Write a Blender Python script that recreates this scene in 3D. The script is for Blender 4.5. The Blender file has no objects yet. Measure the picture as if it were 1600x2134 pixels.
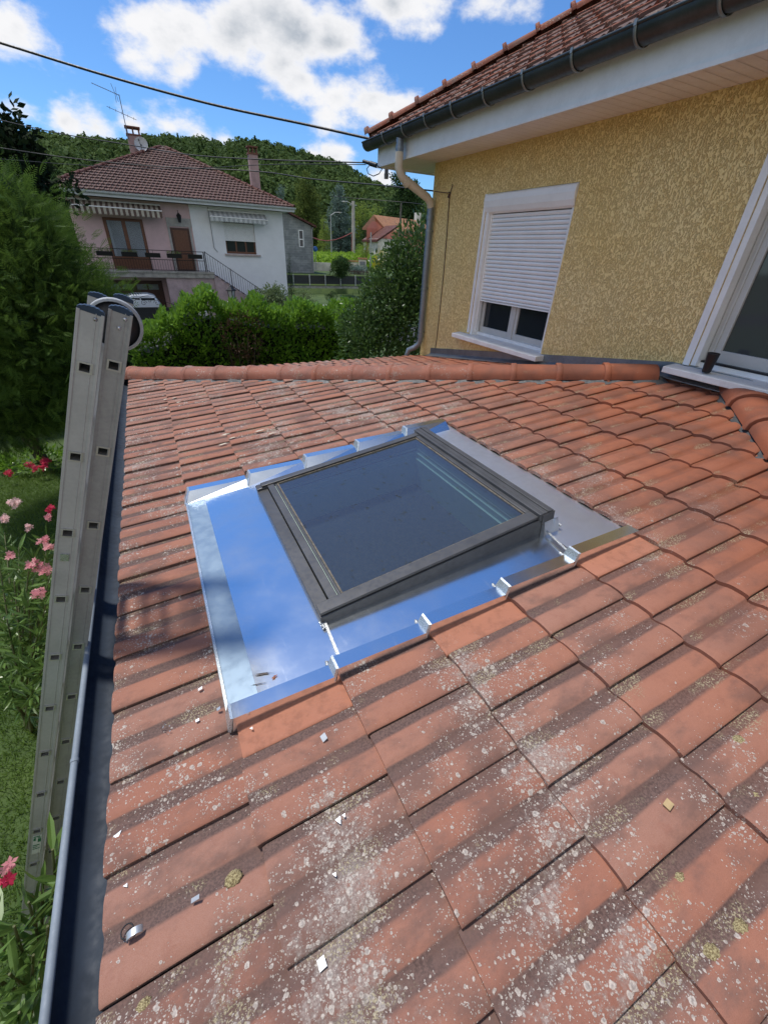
import bpy, bmesh, math, random
import numpy as np
from mathutils import Vector, Matrix
random.seed(7); RNG = np.random.default_rng(11)
SC = bpy.context.scene; COL = SC.collection
R = math.radians

# ------------------------------------------------------------------ camera
F = 863.0
PITCH, ROLL, YAW, SL = R(32.0), R(2.7), R(28.14), R(7.5)
CAM = np.array([0.399, -0.396, 1.341])
_cy, _sy = math.cos(YAW), math.sin(YAW)
FWD = np.array([_sy*math.cos(PITCH), _cy*math.cos(PITCH), -math.sin(PITCH)])
_r = np.array([_cy, -_sy, 0.0]); _u = np.cross(_r, FWD)
RT = math.cos(ROLL)*_r + math.sin(ROLL)*_u
UP = -math.sin(ROLL)*_r + math.cos(ROLL)*_u
cd = bpy.data.cameras.new('camera'); cam = bpy.data.objects.new('camera', cd); COL.objects.link(cam)
cd.sensor_fit = 'VERTICAL'; cd.sensor_height = 36; cd.lens = F/2134*36; cd.clip_start = .02; cd.clip_end = 5000
cam.matrix_world = Matrix(((RT[0], UP[0], -FWD[0], CAM[0]), (RT[1], UP[1], -FWD[1], CAM[1]), (RT[2], UP[2], -FWD[2], CAM[2]), (0, 0, 0, 1)))
SC.camera = cam
def ray(px, py): return (px-800)/F*RT - (py-1067)/F*UP + FWD
def at(px, py, ax, val):          # point of the view ray on a world plane x / y / z = val
    d = ray(px, py); i = 'xyz'.index(ax); return CAM + d*((val-CAM[i])/d[i])
def ad(px, py, D):                # point of the view ray at horizontal distance D
    d = ray(px, py); return CAM + d*(D/math.hypot(d[0], d[1]))

# ------------------------------------------------------------------ light
SUN_AZ, SUN_EL = R(-36), R(68)        # from +Y towards -X
S = Vector((math.sin(SUN_AZ)*math.cos(SUN_EL), math.cos(SUN_AZ)*math.cos(SUN_EL), math.sin(SUN_EL)))
sl_ = bpy.data.lights.new('sun', 'SUN'); sl_.energy = 2.1; sl_.angle = R(7.0); sl_.color = (1, .955, .88)
so = bpy.data.objects.new('sun', sl_); COL.objects.link(so); so.rotation_euler = S.to_track_quat('Z', 'Y').to_euler(); so.location = (0, 10, 60)
SC.view_settings.view_transform = 'Standard'; SC.view_settings.look = 'None'
SC.view_settings.exposure = 0.85; SC.view_settings.gamma = 1
W = bpy.data.worlds.new('World'); SC.world = W; W.use_nodes = True
nt = W.node_tree; N = nt.nodes; LK = nt.links; N.clear()
def nd(t, **k):
    n = N.new(t)
    for a, b in k.items(): setattr(n, a, b)
    return n
sky = nd('ShaderNodeTexSky', sky_type='NISHITA', sun_disc=False, sun_elevation=SUN_EL, sun_rotation=SUN_AZ, air_density=1.0, dust_density=.05, ozone_density=2.2)
tc = nd('ShaderNodeTexCoord')
flat = nd('ShaderNodeVectorMath', operation='MULTIPLY'); LK.new(tc.outputs['Generated'], flat.inputs[0]); flat.inputs[1].default_value = (1, 1, 1.7)
def wnoise(sc, det, ro, off=None):
    x = nd('ShaderNodeTexNoise'); x.inputs['Scale'].default_value = sc; x.inputs['Detail'].default_value = det; x.inputs['Roughness'].default_value = ro
    if off:
        v = nd('ShaderNodeVectorMath', operation='ADD'); LK.new(flat.outputs[0], v.inputs[0]); v.inputs[1].default_value = off; LK.new(v.outputs[0], x.inputs['Vector'])
    else: LK.new(flat.outputs[0], x.inputs['Vector'])
    return x
nz = wnoise(8, 12, .6); nzu = wnoise(8, 5, .6, (0, .0, .035)); nzw = wnoise(2.6, 3, .5)
CL = [(30,45,95,.9),(-60,20,120,1),(105,80,55,.6),(230,60,70,.9),(300,45,90,1),(390,60,95,1),(480,70,85,1),(300,105,60,.7),(390,135,60,.7),(560,20,80,.9),(620,70,85,1),(700,90,85,1),(590,135,60,.8),(630,165,65,.9),(700,205,75,1),(770,215,75,1),(830,225,55,.8),(690,240,55,.8),(820,10,70,1),(900,0,70,.9),(1010,0,75,.9),(1120,-30,80,.9),(85,182,24,.45),(115,192,22,.45),(60,240,60,1),(130,250,60,1),(200,262,55,.9),(280,262,50,.9),(350,262,60,1),(410,280,40,.8),(470,292,32,.8),(700,325,40,.8),(650,330,30,.7),(800,372,34,.8),(-150,250,90,.9),(15,160,24,.35),(-250,60,150,.9)]
acc = None
for (px, py, r, s) in CL:
    d = ray(px, py); d = d/np.linalg.norm(d); rr = r/F*1.72*(FWD@d)
    dp = nd('ShaderNodeVectorMath', operation='DISTANCE'); LK.new(flat.outputs[0], dp.inputs[0]); dp.inputs[1].default_value = (d[0], d[1], d[2]*1.7)
    m = nd('ShaderNodeMath', operation='MULTIPLY_ADD'); LK.new(dp.outputs['Value'], m.inputs[0]); m.inputs[1].default_value = -s/rr; m.inputs[2].default_value = s
    if acc is None: acc = m
    else:
        mx = nd('ShaderNodeMath', operation='SMOOTH_MAX'); LK.new(acc.outputs[0], mx.inputs[0]); LK.new(m.outputs[0], mx.inputs[1]); mx.inputs[2].default_value = .25; acc = mx
# unseen broken cloud added behind the camera and to the left as fill light
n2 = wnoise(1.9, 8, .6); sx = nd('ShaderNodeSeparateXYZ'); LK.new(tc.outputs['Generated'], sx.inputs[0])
def wm(op, a, b, c=None):
    x = nd('ShaderNodeMath', operation=op)
    for i, q in enumerate((a, b, c)):
        if q is None: continue
        if isinstance(q, (int, float)): x.inputs[i].default_value = q
        else: LK.new(q, x.inputs[i])
    return x.outputs[0]
def wr(v, a, b, c, d):
    x = nd('ShaderNodeMapRange', interpolation_type='SMOOTHSTEP'); LK.new(v, x.inputs[0])
    for i, q in zip((1, 2, 3, 4), (a, b, c, d)): x.inputs[i].default_value = q
    return x.outputs[0]
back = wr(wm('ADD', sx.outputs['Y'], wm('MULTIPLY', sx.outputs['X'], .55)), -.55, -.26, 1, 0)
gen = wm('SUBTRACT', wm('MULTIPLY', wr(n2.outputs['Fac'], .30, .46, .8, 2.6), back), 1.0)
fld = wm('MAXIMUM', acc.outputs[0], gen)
f0 = wm('MULTIPLY_ADD', nz.outputs['Fac'], 2.0, -1.0); f1 = wm('MULTIPLY_ADD', nzw.outputs['Fac'], .9, -.45)
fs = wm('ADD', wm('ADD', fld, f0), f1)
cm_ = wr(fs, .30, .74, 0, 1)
dens_ = wr(wm('SUBTRACT', nzu.outputs['Fac'], wm('MULTIPLY', nz.outputs['Fac'], .55)), .10, .36, 0, 1)
thick_ = wr(fs, .55, 1.3, 0, 1); shd_ = wm('MULTIPLY', dens_, thick_)
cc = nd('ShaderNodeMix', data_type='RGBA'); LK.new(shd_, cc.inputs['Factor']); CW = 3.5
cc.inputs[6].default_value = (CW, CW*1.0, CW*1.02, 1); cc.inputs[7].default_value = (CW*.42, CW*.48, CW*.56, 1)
tint = nd('ShaderNodeMix', data_type='RGBA', blend_type='MULTIPLY'); tint.inputs['Factor'].default_value = 1; LK.new(sky.outputs[0], tint.inputs[6]); tint.inputs[7].default_value = (.26, .40, .56, 1)
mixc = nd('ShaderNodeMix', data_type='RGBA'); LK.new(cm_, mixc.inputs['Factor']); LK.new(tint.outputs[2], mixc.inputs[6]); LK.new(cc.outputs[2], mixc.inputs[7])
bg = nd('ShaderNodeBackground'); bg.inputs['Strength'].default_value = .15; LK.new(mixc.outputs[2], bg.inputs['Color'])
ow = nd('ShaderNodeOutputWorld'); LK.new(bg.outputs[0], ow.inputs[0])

# ------------------------------------------------------------------ helpers: materials
class NT:
    def __init__(s, m):
        m.use_nodes = True; s.t = m.node_tree; s.t.nodes.clear(); s.N = s.t.nodes; s.L = s.t.links
        s.out = s.n('ShaderNodeOutputMaterial'); s.b = s.n('ShaderNodeBsdfPrincipled'); s.L.new(s.b.outputs[0], s.out.inputs[0])
        s.tc = s.n('ShaderNodeTexCoord').outputs['Object']
    def n(s, t, **k):
        x = s.N.new(t)
        for a, b in k.items(): setattr(x, a, b)
        return x
    def put(s, sock, v):
        if hasattr(v, 'is_linked') or isinstance(v, bpy.types.NodeSocket): s.L.new(v, sock)
        elif isinstance(v, (tuple, list)): sock.default_value = (*v, 1) if len(v) == 3 and sock.type == 'RGBA' else v
        else: sock.default_value = v
    def noise(s, sc, det=4, rough=.55, vec=None, dist=0):
        x = s.n('ShaderNodeTexNoise'); s.L.new(vec if vec is not None else s.tc, x.inputs['Vector'])
        x.inputs['Scale'].default_value = sc; x.inputs['Detail'].default_value = det; x.inputs['Roughness'].default_value = rough; x.inputs['Distortion'].default_value = dist
        return x.outputs['Fac']
    def voro(s, sc, feature='F1', vec=None, rnd=1):
        x = s.n('ShaderNodeTexVoronoi', feature=feature); s.L.new(vec if vec is not None else s.tc, x.inputs['Vector']); x.inputs['Scale'].default_value = sc; x.inputs['Randomness'].default_value = rnd
        return x
    def m(s, op, a, b=None, c=None, clamp=False):
        x = s.n('ShaderNodeMath', operation=op); x.use_clamp = clamp; s.put(x.inputs[0], a)
        if b is not None: s.put(x.inputs[1], b)
        if c is not None: s.put(x.inputs[2], c)
        return x.outputs[0]
    def ramp(s, v, a, b, c=0., d=1., smooth=True):
        x = s.n('ShaderNodeMapRange'); x.interpolation_type = 'SMOOTHSTEP' if smooth else 'LINEAR'
        s.put(x.inputs[0], v)
        for i, q in zip((1, 2, 3, 4), (a, b, c, d)): s.put(x.inputs[i], q)
        return x.outputs[0]
    def mix(s, f, a, b, bt='MIX'):
        x = s.n('ShaderNodeMix', data_type='RGBA', blend_type=bt); s.put(x.inputs['Factor'], f); s.put(x.inputs[6], a); s.put(x.inputs[7], b); return x.outputs[2]
    def scale(s, v, k):
        x = s.n('ShaderNodeMapping'); s.L.new(v, x.inputs[0]); x.inputs['Scale'].default_value = k; return x.outputs[0]
    def rot(s, v, r_, k=(1, 1, 1)):
        x = s.n('ShaderNodeMapping'); s.L.new(v, x.inputs[0]); x.inputs['Rotation'].default_value = r_; x.inputs['Scale'].default_value = k; return x.outputs[0]
    def bump(s, h, st=.3, dist=.01, nrm=None):
        x = s.n('ShaderNodeBump'); x.inputs['Strength'].default_value = st; x.inputs['Distance'].default_value = dist; s.put(x.inputs['Height'], h)
        if nrm is not None: s.L.new(nrm, x.inputs['Normal'])
        return x.outputs[0]
    def attr(s, nme):
        x = s.n('ShaderNodeAttribute'); x.attribute_name = nme; return x
    def set(s, **k):
        for a, v in k.items(): s.put(s.b.inputs[a.replace('_', ' ')], v)
MATS = {}
def M(name, col, rough=.6, metal=0., var=.12, sc=6, col2=None, bump=0., bsc=60, bd=.004, spec=.5):
    if name in MATS: return MATS[name]
    m = bpy.data.materials.new(name); t = NT(m)
    a = t.noise(sc, 6, .6); b = t.noise(sc*9, 3)
    f = t.ramp(t.m('ADD', t.m('MULTIPLY', a, .75), t.m('MULTIPLY', b, .25)), .35, .65)
    c2 = col2 or tuple(x*(1-2.2*var) for x in col)
    t.set(Base_Color=t.mix(f, col, c2), Roughness=t.ramp(b, .3, .7, max(rough-.08, .02), min(rough+.08, 1)), Metallic=metal)
    t.b.inputs['Specular IOR Level'].default_value = spec
    if bump: t.set(Normal=t.bump(t.noise(bsc, 5), bump, bd))
    MATS[name] = m; return m

# ------------------------------------------------------------------ helpers: meshes
def box_f(): return [(0, 3, 2, 1), (4, 5, 6, 7), (0, 1, 5, 4), (1, 2, 6, 5), (2, 3, 7, 6), (3, 0, 4, 7)]
class MB:
    def __init__(s): s.v = []; s.f = []; s.sm = []; s.mi = []
    def add(s, vs, fs, smooth=False, mi=0):
        o = len(s.v); s.v += [tuple(map(float, p)) for p in vs]
        for f in fs: s.f.append(tuple(i+o for i in f)); s.sm.append(smooth); s.mi.append(mi)
        return s
    def box(s, a, b, mi=0):                       # axis-aligned by two corners
        x0, x1 = sorted((a[0], b[0])); y0, y1 = sorted((a[1], b[1])); z0, z1 = sorted((a[2], b[2]))
        return s.add([(x0, y0, z0), (x1, y0, z0), (x1, y1, z0), (x0, y1, z0), (x0, y0, z1), (x1, y0, z1), (x1, y1, z1), (x0, y1, z1)], box_f(), mi=mi)
    def fbox(s, fr, a, b, mi=0):                  # box in a frame (O,U,V,N)
        O, U, V, Nn = fr
        c = [(a[0], a[1], a[2]), (b[0], a[1], a[2]), (b[0], b[1], a[2]), (a[0], b[1], a[2]), (a[0], a[1], b[2]), (b[0], a[1], b[2]), (b[0], b[1], b[2]), (a[0], b[1], b[2])]
        return s.add([O + U*p[0] + V*p[1] + Nn*p[2] for p in c], box_f(), mi=mi)
    def hexa(s, pts, mi=0): return s.add(pts, box_f(), mi=mi)   # 8 corners, bottom 4 then top 4
    def tube(s, pts, r, n=8, caps=True, smooth=True, mi=0, taper=None):
        pts = [np.array(p, float) for p in pts]; k = len(pts); vs = []; prev = None
        for i, p in enumerate(pts):
            d = pts[min(i+1, k-1)] - pts[max(i-1, 0)]; d = d/(np.linalg.norm(d)+1e-12)
            if prev is None:
                a = np.array([0, 0, 1.]) if abs(d[2]) < .9 else np.array([1., 0, 0]); e = np.cross(d, a)
            else: e = prev - d*(prev@d)
            e /= np.linalg.norm(e); prev = e; g = np.cross(d, e); rr = r[i] if hasattr(r, '__len__') else r
            vs += [p + rr*(math.cos(2*math.pi*j/n)*e + math.sin(2*math.pi*j/n)*g) for j in range(n)]
        fs = [(i*n+j, i*n+(j+1) % n, (i+1)*n+(j+1) % n, (i+1)*n+j) for i in range(k-1) for j in range(n)]
        s.add(vs, fs, smooth, mi)
        if caps: s.add(vs[:n], [tuple(range(n))[::-1]], False, mi); s.add(vs[-n:], [tuple(range(n))], False, mi)
        return s
    def bar(s, a, b, w, h, upv=(0, 0, 1), mi=0):       # rectangular bar from a to b
        a = np.array(a, float); b = np.array(b, float); d = (b-a)/np.linalg.norm(b-a); e = np.cross(d, np.array(upv, float)); e /= np.linalg.norm(e); g = np.cross(e, d)
        q = [a-e*w/2-g*h/2, a+e*w/2-g*h/2, a+e*w/2+g*h/2, a-e*w/2+g*h/2]
        q = q + [p+(b-a) for p in q]; return s.add(q, [(0, 1, 2, 3)[::-1], (4, 5, 6, 7), (0, 1, 5, 4), (1, 2, 6, 5), (2, 3, 7, 6), (3, 0, 4, 7)][0:6], mi=mi)
    def prism(s, poly, vec, mi=0, smooth=False):           # extrude polygon by vec
        n = len(poly); p = [np.array(q, float) for q in poly]; v = np.array(vec, float)
        return s.add(p + [q+v for q in p], [tuple(range(n))[::-1], tuple(range(n, 2*n))] + [(i, (i+1) % n, n+(i+1) % n, n+i) for i in range(n)], smooth, mi)
    def lathe(s, c, prof, n=24, axis=(0, 0, 1), mi=0, smooth=True):
        ax = np.array(axis, float); ax /= np.linalg.norm(ax); e = np.cross(ax, [0, 0, 1.] if abs(ax[2]) < .9 else [1., 0, 0]); e /= np.linalg.norm(e); g = np.cross(ax, e); c = np.array(c, float)
        vs = [c + ax*h + r_*(math.cos(2*math.pi*j/n)*e + math.sin(2*math.pi*j/n)*g) for r_, h in prof for j in range(n)]
        return s.add(vs, [(i*n+j, i*n+(j+1) % n, (i+1)*n+(j+1) % n, (i+1)*n+j) for i in range(len(prof)-1) for j in range(n)], smooth, mi)
    def build(s, name, mats, parent=None, fix=True, bevel=0):
        me = bpy.data.meshes.new(name); me.from_pydata(s.v, [], s.f)
        me.polygons.foreach_set('use_smooth', s.sm); me.polygons.foreach_set('material_index', s.mi)
        for m in (mats if isinstance(mats, (list, tuple)) else [mats]): me.materials.append(m)
        if fix:
            bm = bmesh.new(); bm.from_mesh(me); bmesh.ops.recalc_face_normals(bm, faces=bm.faces); bm.to_mesh(me); bm.free()
        me.update(); o = bpy.data.objects.new(name, me); COL.objects.link(o)
        if parent is not None: o.parent = parent
        if bevel:
            b = o.modifiers.new('bevel', 'BEVEL'); b.width = bevel; b.segments = 2; b.limit_method = 'ANGLE'
        return o
def empty(name, loc=(0, 0, 0)):
    o = bpy.data.objects.new(name, None); COL.objects.link(o); o.empty_display_size = .2
    o.location = tuple(map(float, loc)); return o
def tag(o, label=None, cat=None, group=None, kind=None):
    for k, v in (('label', label), ('category', cat), ('group', group), ('kind', kind)):
        if v: o[k] = v
    return o
def pbuild(mb, name, mats, parent, **k):               # part of a thing whose Empty is away from the origin
    o = mb.build(name, mats, parent, **k); o.location = -parent.location; return o
def nmesh(name, verts, faces, mats, parent=None, tone=None, smooth=False, nper=4):   # fast numpy mesh of n-gons of one size
    me = bpy.data.meshes.new(name); V = np.asarray(verts, np.float32); Fc = np.asarray(faces, np.int32); nf, k = Fc.shape
    me.vertices.add(len(V)); me.vertices.foreach_set('co', V.ravel()); me.loops.add(nf*k); me.loops.foreach_set('vertex_index', Fc.ravel())
    me.polygons.add(nf); me.polygons.foreach_set('loop_start', np.arange(0, nf*k, k, dtype=np.int32)); me.polygons.foreach_set('loop_total', np.full(nf, k, np.int32))
    me.polygons.foreach_set('use_smooth', np.full(nf, smooth))
    if tone is not None:
        a = me.attributes.new('tone', 'FLOAT', 'POINT'); a.data.foreach_set('value', np.asarray(tone, np.float32))
    me.update(calc_edges=True); me.validate()
    for m in (mats if isinstance(mats, (list, tuple)) else [mats]): me.materials.append(m)
    o = bpy.data.objects.new(name, me); COL.objects.link(o)
    if parent is not None: o.parent = parent
    return o
def rots(dirs, roll):                                   # frames whose local +Y points along dirs
    d = dirs/np.linalg.norm(dirs, axis=1, keepdims=True); a = np.tile([0., 0, 1], (len(d), 1)); a[np.abs(d[:, 2]) > .95] = [1, 0, 0]
    x = np.cross(d, a); x /= np.linalg.norm(x, axis=1, keepdims=True); z = np.cross(x, d)
    c, s_ = np.cos(roll)[:, None], np.sin(roll)[:, None]
    return np.stack([c*x+s_*z, d, -s_*x+c*z], 2)        # columns
def scatter(name, tv, tf, cen, rot, scl, mats, parent=None, tone=None):
    tv = np.asarray(tv, float); n = len(cen); k = len(tv)
    V = np.einsum('nij,kj->nki', rot, tv)*np.asarray(scl).reshape(n, 1, -1) + cen[:, None, :]
    Fc = (np.asarray(tf)[None] + (np.arange(n)*k)[:, None, None]).reshape(-1, len(tf[0]))
    if tone is None: tone = RNG.random(n)
    return nmesh(name, V.reshape(-1, 3), Fc, mats, parent, np.repeat(tone, k))
LEAF_V = [(0, 0, 0), (.24, .35, .06), (0, 1, -.04), (-.24, .35, .06), (.2, .72, .03), (-.2, .72, .03), (0, .4, 0)]
LEAF = ([(0, 0, 0), (.2, .45, .05), (0, 1, -.03), (-.2, .45, .05)], [(0, 1, 2, 3)])
LANCE = ([(0, 0, 0), (.085, .3, .02), (.075, .7, .0), (0, 1, -.08), (-.075, .7, .0), (-.085, .3, .02), (0, .3, -.01), (0, .7, -.04)], [(0, 1, 6, 5), (6, 1, 2, 7), (5, 6, 7, 4), (7, 2, 3, 4)])
OVAL = ([(0, 0, 0), (.17, .25, .04), (.19, .55, .03), (0, 1, -.06), (-.19, .55, .03), (-.17, .25, .04), (0, .25, 0), (0, .55, -.01)], [(0, 1, 6, 5), (6, 1, 2, 7), (5, 6, 7, 4), (7, 2, 3, 4)])
def leafmat(name, dark, light, rough=.42, trans=.3, spec=.35):
    if name in MATS: return MATS[name]
    m = bpy.data.materials.new(name); t = NT(m); a = t.attr('tone').outputs['Fac']
    f = t.m('ADD', t.m('MULTIPLY', a, .8), t.m('MULTIPLY', t.noise(2.2, 3), .3), clamp=True)
    c = t.mix(f, dark, light); t.set(Base_Color=c, Roughness=rough); t.b.inputs['Specular IOR Level'].default_value = spec
    tr = t.n('ShaderNodeBsdfTranslucent'); t.L.new(t.mix(.5, c, tuple(x*1.6 for x in light)), tr.inputs[0])
    ms = t.n('ShaderNodeMixShader'); ms.inputs[0].default_value = trans; t.L.new(t.b.outputs[0], ms.inputs[1]); t.L.new(tr.outputs[0], ms.inputs[2]); t.L.new(ms.outputs[0], t.out.inputs[0])
    MATS[name] = m; return m
def unit(n):
    v = RNG.normal(size=(n, 3)); return v/np.linalg.norm(v, axis=1, keepdims=True)
def crown_pts(ells, n, shell=.55, gap=0):
    """points spread through ellipsoids (centre, radii), denser outside; returns points, outward dirs"""
    vol = np.array([e[1][0]*e[1][1]*e[1][2] for e in ells])**(2/3); pick = RNG.choice(len(ells), n, p=vol/vol.sum())
    c = np.array([e[0] for e in ells], float)[pick]; r = np.array([e[1] for e in ells], float)[pick]; d = unit(n)
    rad = (shell + (1-shell)*RNG.random(n)**.6)[:, None]*np.where(RNG.random((n, 1)) < .2, 1+.38*RNG.random((n, 1)), 1); lump = 1 + .16*np.sin(d[:, :1]*7+pick[:, None])*np.cos(d[:, 2:]*6+pick[:, None]*2)
    return c + d*r*rad*lump, d
def leafy(name, ells, n, size, tmpl, mat, parent=None, upb=.35, rnd=.8, shell=.55, jit=.3):
    p, d = crown_pts(ells, n, shell); dr = d + unit(n)*rnd + np.array([0, 0, upb])
    return scatter(name, tmpl[0], tmpl[1], p, rots(dr, RNG.random(n)*6.28), (size*(1+jit*(RNG.random(n)-.5)*2))[:, None], mat, parent)
# clump-leaf template used for mid-distance trees: a small spray of leaves
def spray(k=9, spread=.9, ls=.55, rs=3):
    g = np.random.default_rng(rs); vs = []; fs = []
    for i in range(k):
        d = g.normal(size=3); d[1] = abs(d[1])+.2; d /= np.linalg.norm(d); c = g.normal(size=3)*.3*spread
        x = np.cross(d, g.normal(size=3)); x /= np.linalg.norm(x); o = len(vs)
        vs += [tuple(c), tuple(c+d*ls*.5+x*ls*.26), tuple(c+d*ls), tuple(c+d*ls*.5-x*ls*.26)]; fs.append((o, o+1, o+2, o+3))
    return vs, fs
SPRAY = spray()
FRONDV = []; FRONDF = []
for i in range(8):                                      # feathery frond
    for sgn in (-1, 1):
        y = .1 + i*.11; L_ = .26*math.sin(math.pi*(i+1.6)/10); o = len(FRONDV)
        FRONDV += [(0, y, -.1*y*y), (sgn*L_*.5, y+.05, -.1*y*y+.01), (sgn*L_, y+.13, -.1*y*y-.03), (sgn*L_*.45, y+.10, -.1*y*y)]; FRONDF.append((o, o+1, o+2, o+3))

# ------------------------------------------------------------------ materials of the roofs
def tilemat(name, cols, lichen=1., big=True, dirt=1., fresh=(.40, .165, .10)):
    m = bpy.data.materials.new(name); t = NT(m); A = t.attr('tcol'); sp = t.n('ShaderNodeSeparateColor'); t.L.new(A.outputs['Color'], sp.inputs[0])
    rnd, val, frs = sp.outputs[0], sp.outputs[1], sp.outputs[2]
    px = t.n('ShaderNodeSeparateXYZ'); t.L.new(t.tc, px.inputs[0])
    n1 = t.noise(3.1, 5); n2 = t.noise(23, 6, .65); n3 = t.noise(160, 4, .7); grain = t.noise(620, 2)
    c = t.mix(t.ramp(n1, .35, .65), cols[0], cols[1]); c = t.mix(t.m('MULTIPLY', rnd, .75), c, cols[2])
    c = t.mix(t.ramp(n2, .48, .72, 0, .38), c, cols[3]); c = t.mix(t.ramp(grain, .42, .62, 0, .3), c, tuple(x*.55 for x in cols[0]))
    clean = t.ramp(t.m('SUBTRACT', px.outputs['X'], t.m('MULTIPLY', px.outputs['Y'], .25)), 1.3, 3.2) if big else 0.0      # upper tiles under the house keep clean
    along = t.noise(9, 5, .6, t.scale(t.tc, (.35, 1, 1)))
    dm = t.m('MULTIPLY', t.ramp(t.m('ADD', val, t.m('MULTIPLY', along, .9)), .72, 1.12), dirt)
    if big: dm = t.m('MULTIPLY', dm, t.ramp(clean, 0., 1., 1., .65))
    dcol = t.mix(t.ramp(n3, .4, .6), (.06, .042, .038), (.135, .09, .078)); c = t.mix(t.m('MULTIPLY', dm, .88), c, dcol)
    stain = t.m('MULTIPLY', t.ramp(t.noise(5.5, 6, .65, t.scale(t.tc, (.6, 1, 1))), .46, .64), .78*dirt)
    if big: stain = t.m('MULTIPLY', stain, t.ramp(clean, 0., 1., 1., .6))
    c = t.mix(stain, c, (.15, .085, .068))
    # crusty grey lichen rosettes, three sizes
    dens = t.noise(2.9, 6, .7); wv = t.n('ShaderNodeVectorMath', operation='ADD'); t.L.new(t.tc, wv.inputs[0])
    wn = t.n('ShaderNodeTexNoise'); wn.inputs['Scale'].default_value = 110; wn.inputs['Detail'].default_value = 3; t.L.new(t.tc, wn.inputs[0])
    ws = t.n('ShaderNodeVectorMath', operation='SCALE'); t.L.new(wn.outputs['Color'], ws.inputs[0]); ws.inputs['Scale'].default_value = .0085; t.L.new(ws.outputs[0], wv.inputs[1])
    crust = t.m('MULTIPLY', t.ramp(t.m('ADD', dens, t.m('MULTIPLY', t.noise(60, 4, .7), .35)), .74, .86), .55*lichen if not big else t.m('MULTIPLY_ADD', clean, -.5, .6))
    c = t.mix(crust, c, t.mix(t.ramp(n3, .4, .6), (.40, .35, .31), (.22, .19, .17)))
    tot = None
    for sc, th, rmax in ((48, .42, .46), (95, .36, .46), (210, .34, .46)):
        v = t.voro(sc, vec=wv.outputs[0]); s2 = t.n('ShaderNodeSeparateColor'); t.L.new(v.outputs['Color'], s2.inputs[0])
        loc = t.m('ADD', t.m('MULTIPLY_ADD', dens, 1.7, -.38), t.m('MULTIPLY', t.noise(13, 3), .45))
        if big: loc = t.m('SUBTRACT', loc, t.m('MULTIPLY', clean, .22))
        on = t.ramp(loc, th+.24, th+.60, .0, 1.15*lichen)
        hit = t.m('GREATER_THAN', on, s2.outputs[0]); rad = t.m('MULTIPLY', t.m('ADD', s2.outputs[1], .35), rmax*.72)
        edge = t.ramp(t.m('SUBTRACT', rad, v.outputs['Distance']), 0, .07); k = t.m('MULTIPLY', hit, edge)
        core = t.ramp(t.m('SUBTRACT', rad, v.outputs['Distance']), .12, .28)
        lc = t.mix(t.m('MULTIPLY', core, .75), (.58, .51, .44), (.30, .27, .25)); lc = t.mix(t.ramp(n3, .38, .62, 0, .55), lc, (.17, .14, .12))
        c = t.mix(t.m('MULTIPLY', k, .86), c, lc); tot = k if tot is None else t.m('MAXIMUM', tot, k)
    if big: c = t.mix(t.m('MULTIPLY', clean, .75), c, t.mix(t.ramp(n1, .4, .6), (.26, .075, .032), (.15, .052, .03)))
    # mossy ochre crumbs in the hollows
    mo = t.m('MULTIPLY', t.ramp(t.m('ADD', t.noise(5.5, 4), t.m('MULTIPLY', val, .16)), .66, .76), t.ramp(t.noise(190, 3, .7), .5, .6)); mo = t.m('MULTIPLY', mo, .8*lichen)
    c = t.mix(mo, c, t.mix(t.noise(400, 2), (.30, .24, .12), (.62, .55, .38)))
    # damp rusty run-off patches on the upper tiles
    if big:
        wet = t.m('MULTIPLY', t.ramp(t.noise(4.3, 3), .52, .62), t.m('MULTIPLY', clean, t.ramp(val, .3, .8)))
        c = t.mix(t.m('MULTIPLY', wet, .75), c, (.20, .065, .03))
    c = t.mix(frs, c, t.mix(t.ramp(n2, .45, .65), fresh, tuple(x*.8 for x in fresh)))
    t.set(Base_Color=c, Roughness=t.ramp(n3, .3, .7, .62, .85)); t.b.inputs['Specular IOR Level'].default_value = .28
    h = t.m('ADD', t.m('MULTIPLY', tot, .9), t.m('ADD', t.m('MULTIPLY', mo, 1.8), t.m('MULTIPLY', grain, .35)))
    t.set(Normal=t.bump(t.m('ADD', h, t.m('MULTIPLY', n2, .8)), .55, .0022))
    return m
TILE = tilemat('weathered_clay_tile', [(.375, .155, .095), (.29, .125, .085), (.33, .18, .135), (.24, .095, .065)])
CAPM = tilemat('hip_tile_clay', [(.37, .145, .095), (.32, .125, .08), (.31, .135, .10), (.26, .10, .07)], lichen=.7, dirt=.7)
OLDT = tilemat('old_brown_tile', [(.26, .075, .042), (.15, .05, .035), (.33, .10, .05), (.07, .042, .035)], lichen=.35, big=False, dirt=1.)
FART = tilemat('far_brown_tile', [(.10, .027, .02), (.07, .021, .016), (.11, .032, .024), (.045, .018, .014)], lichen=.03, big=False, dirt=.9)
ORNT = tilemat('orange_far_tile', [(.62, .30, .16), (.55, .26, .14), (.60, .35, .22), (.45, .2, .11)], lichen=.2, big=False, dirt=.5)

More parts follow.
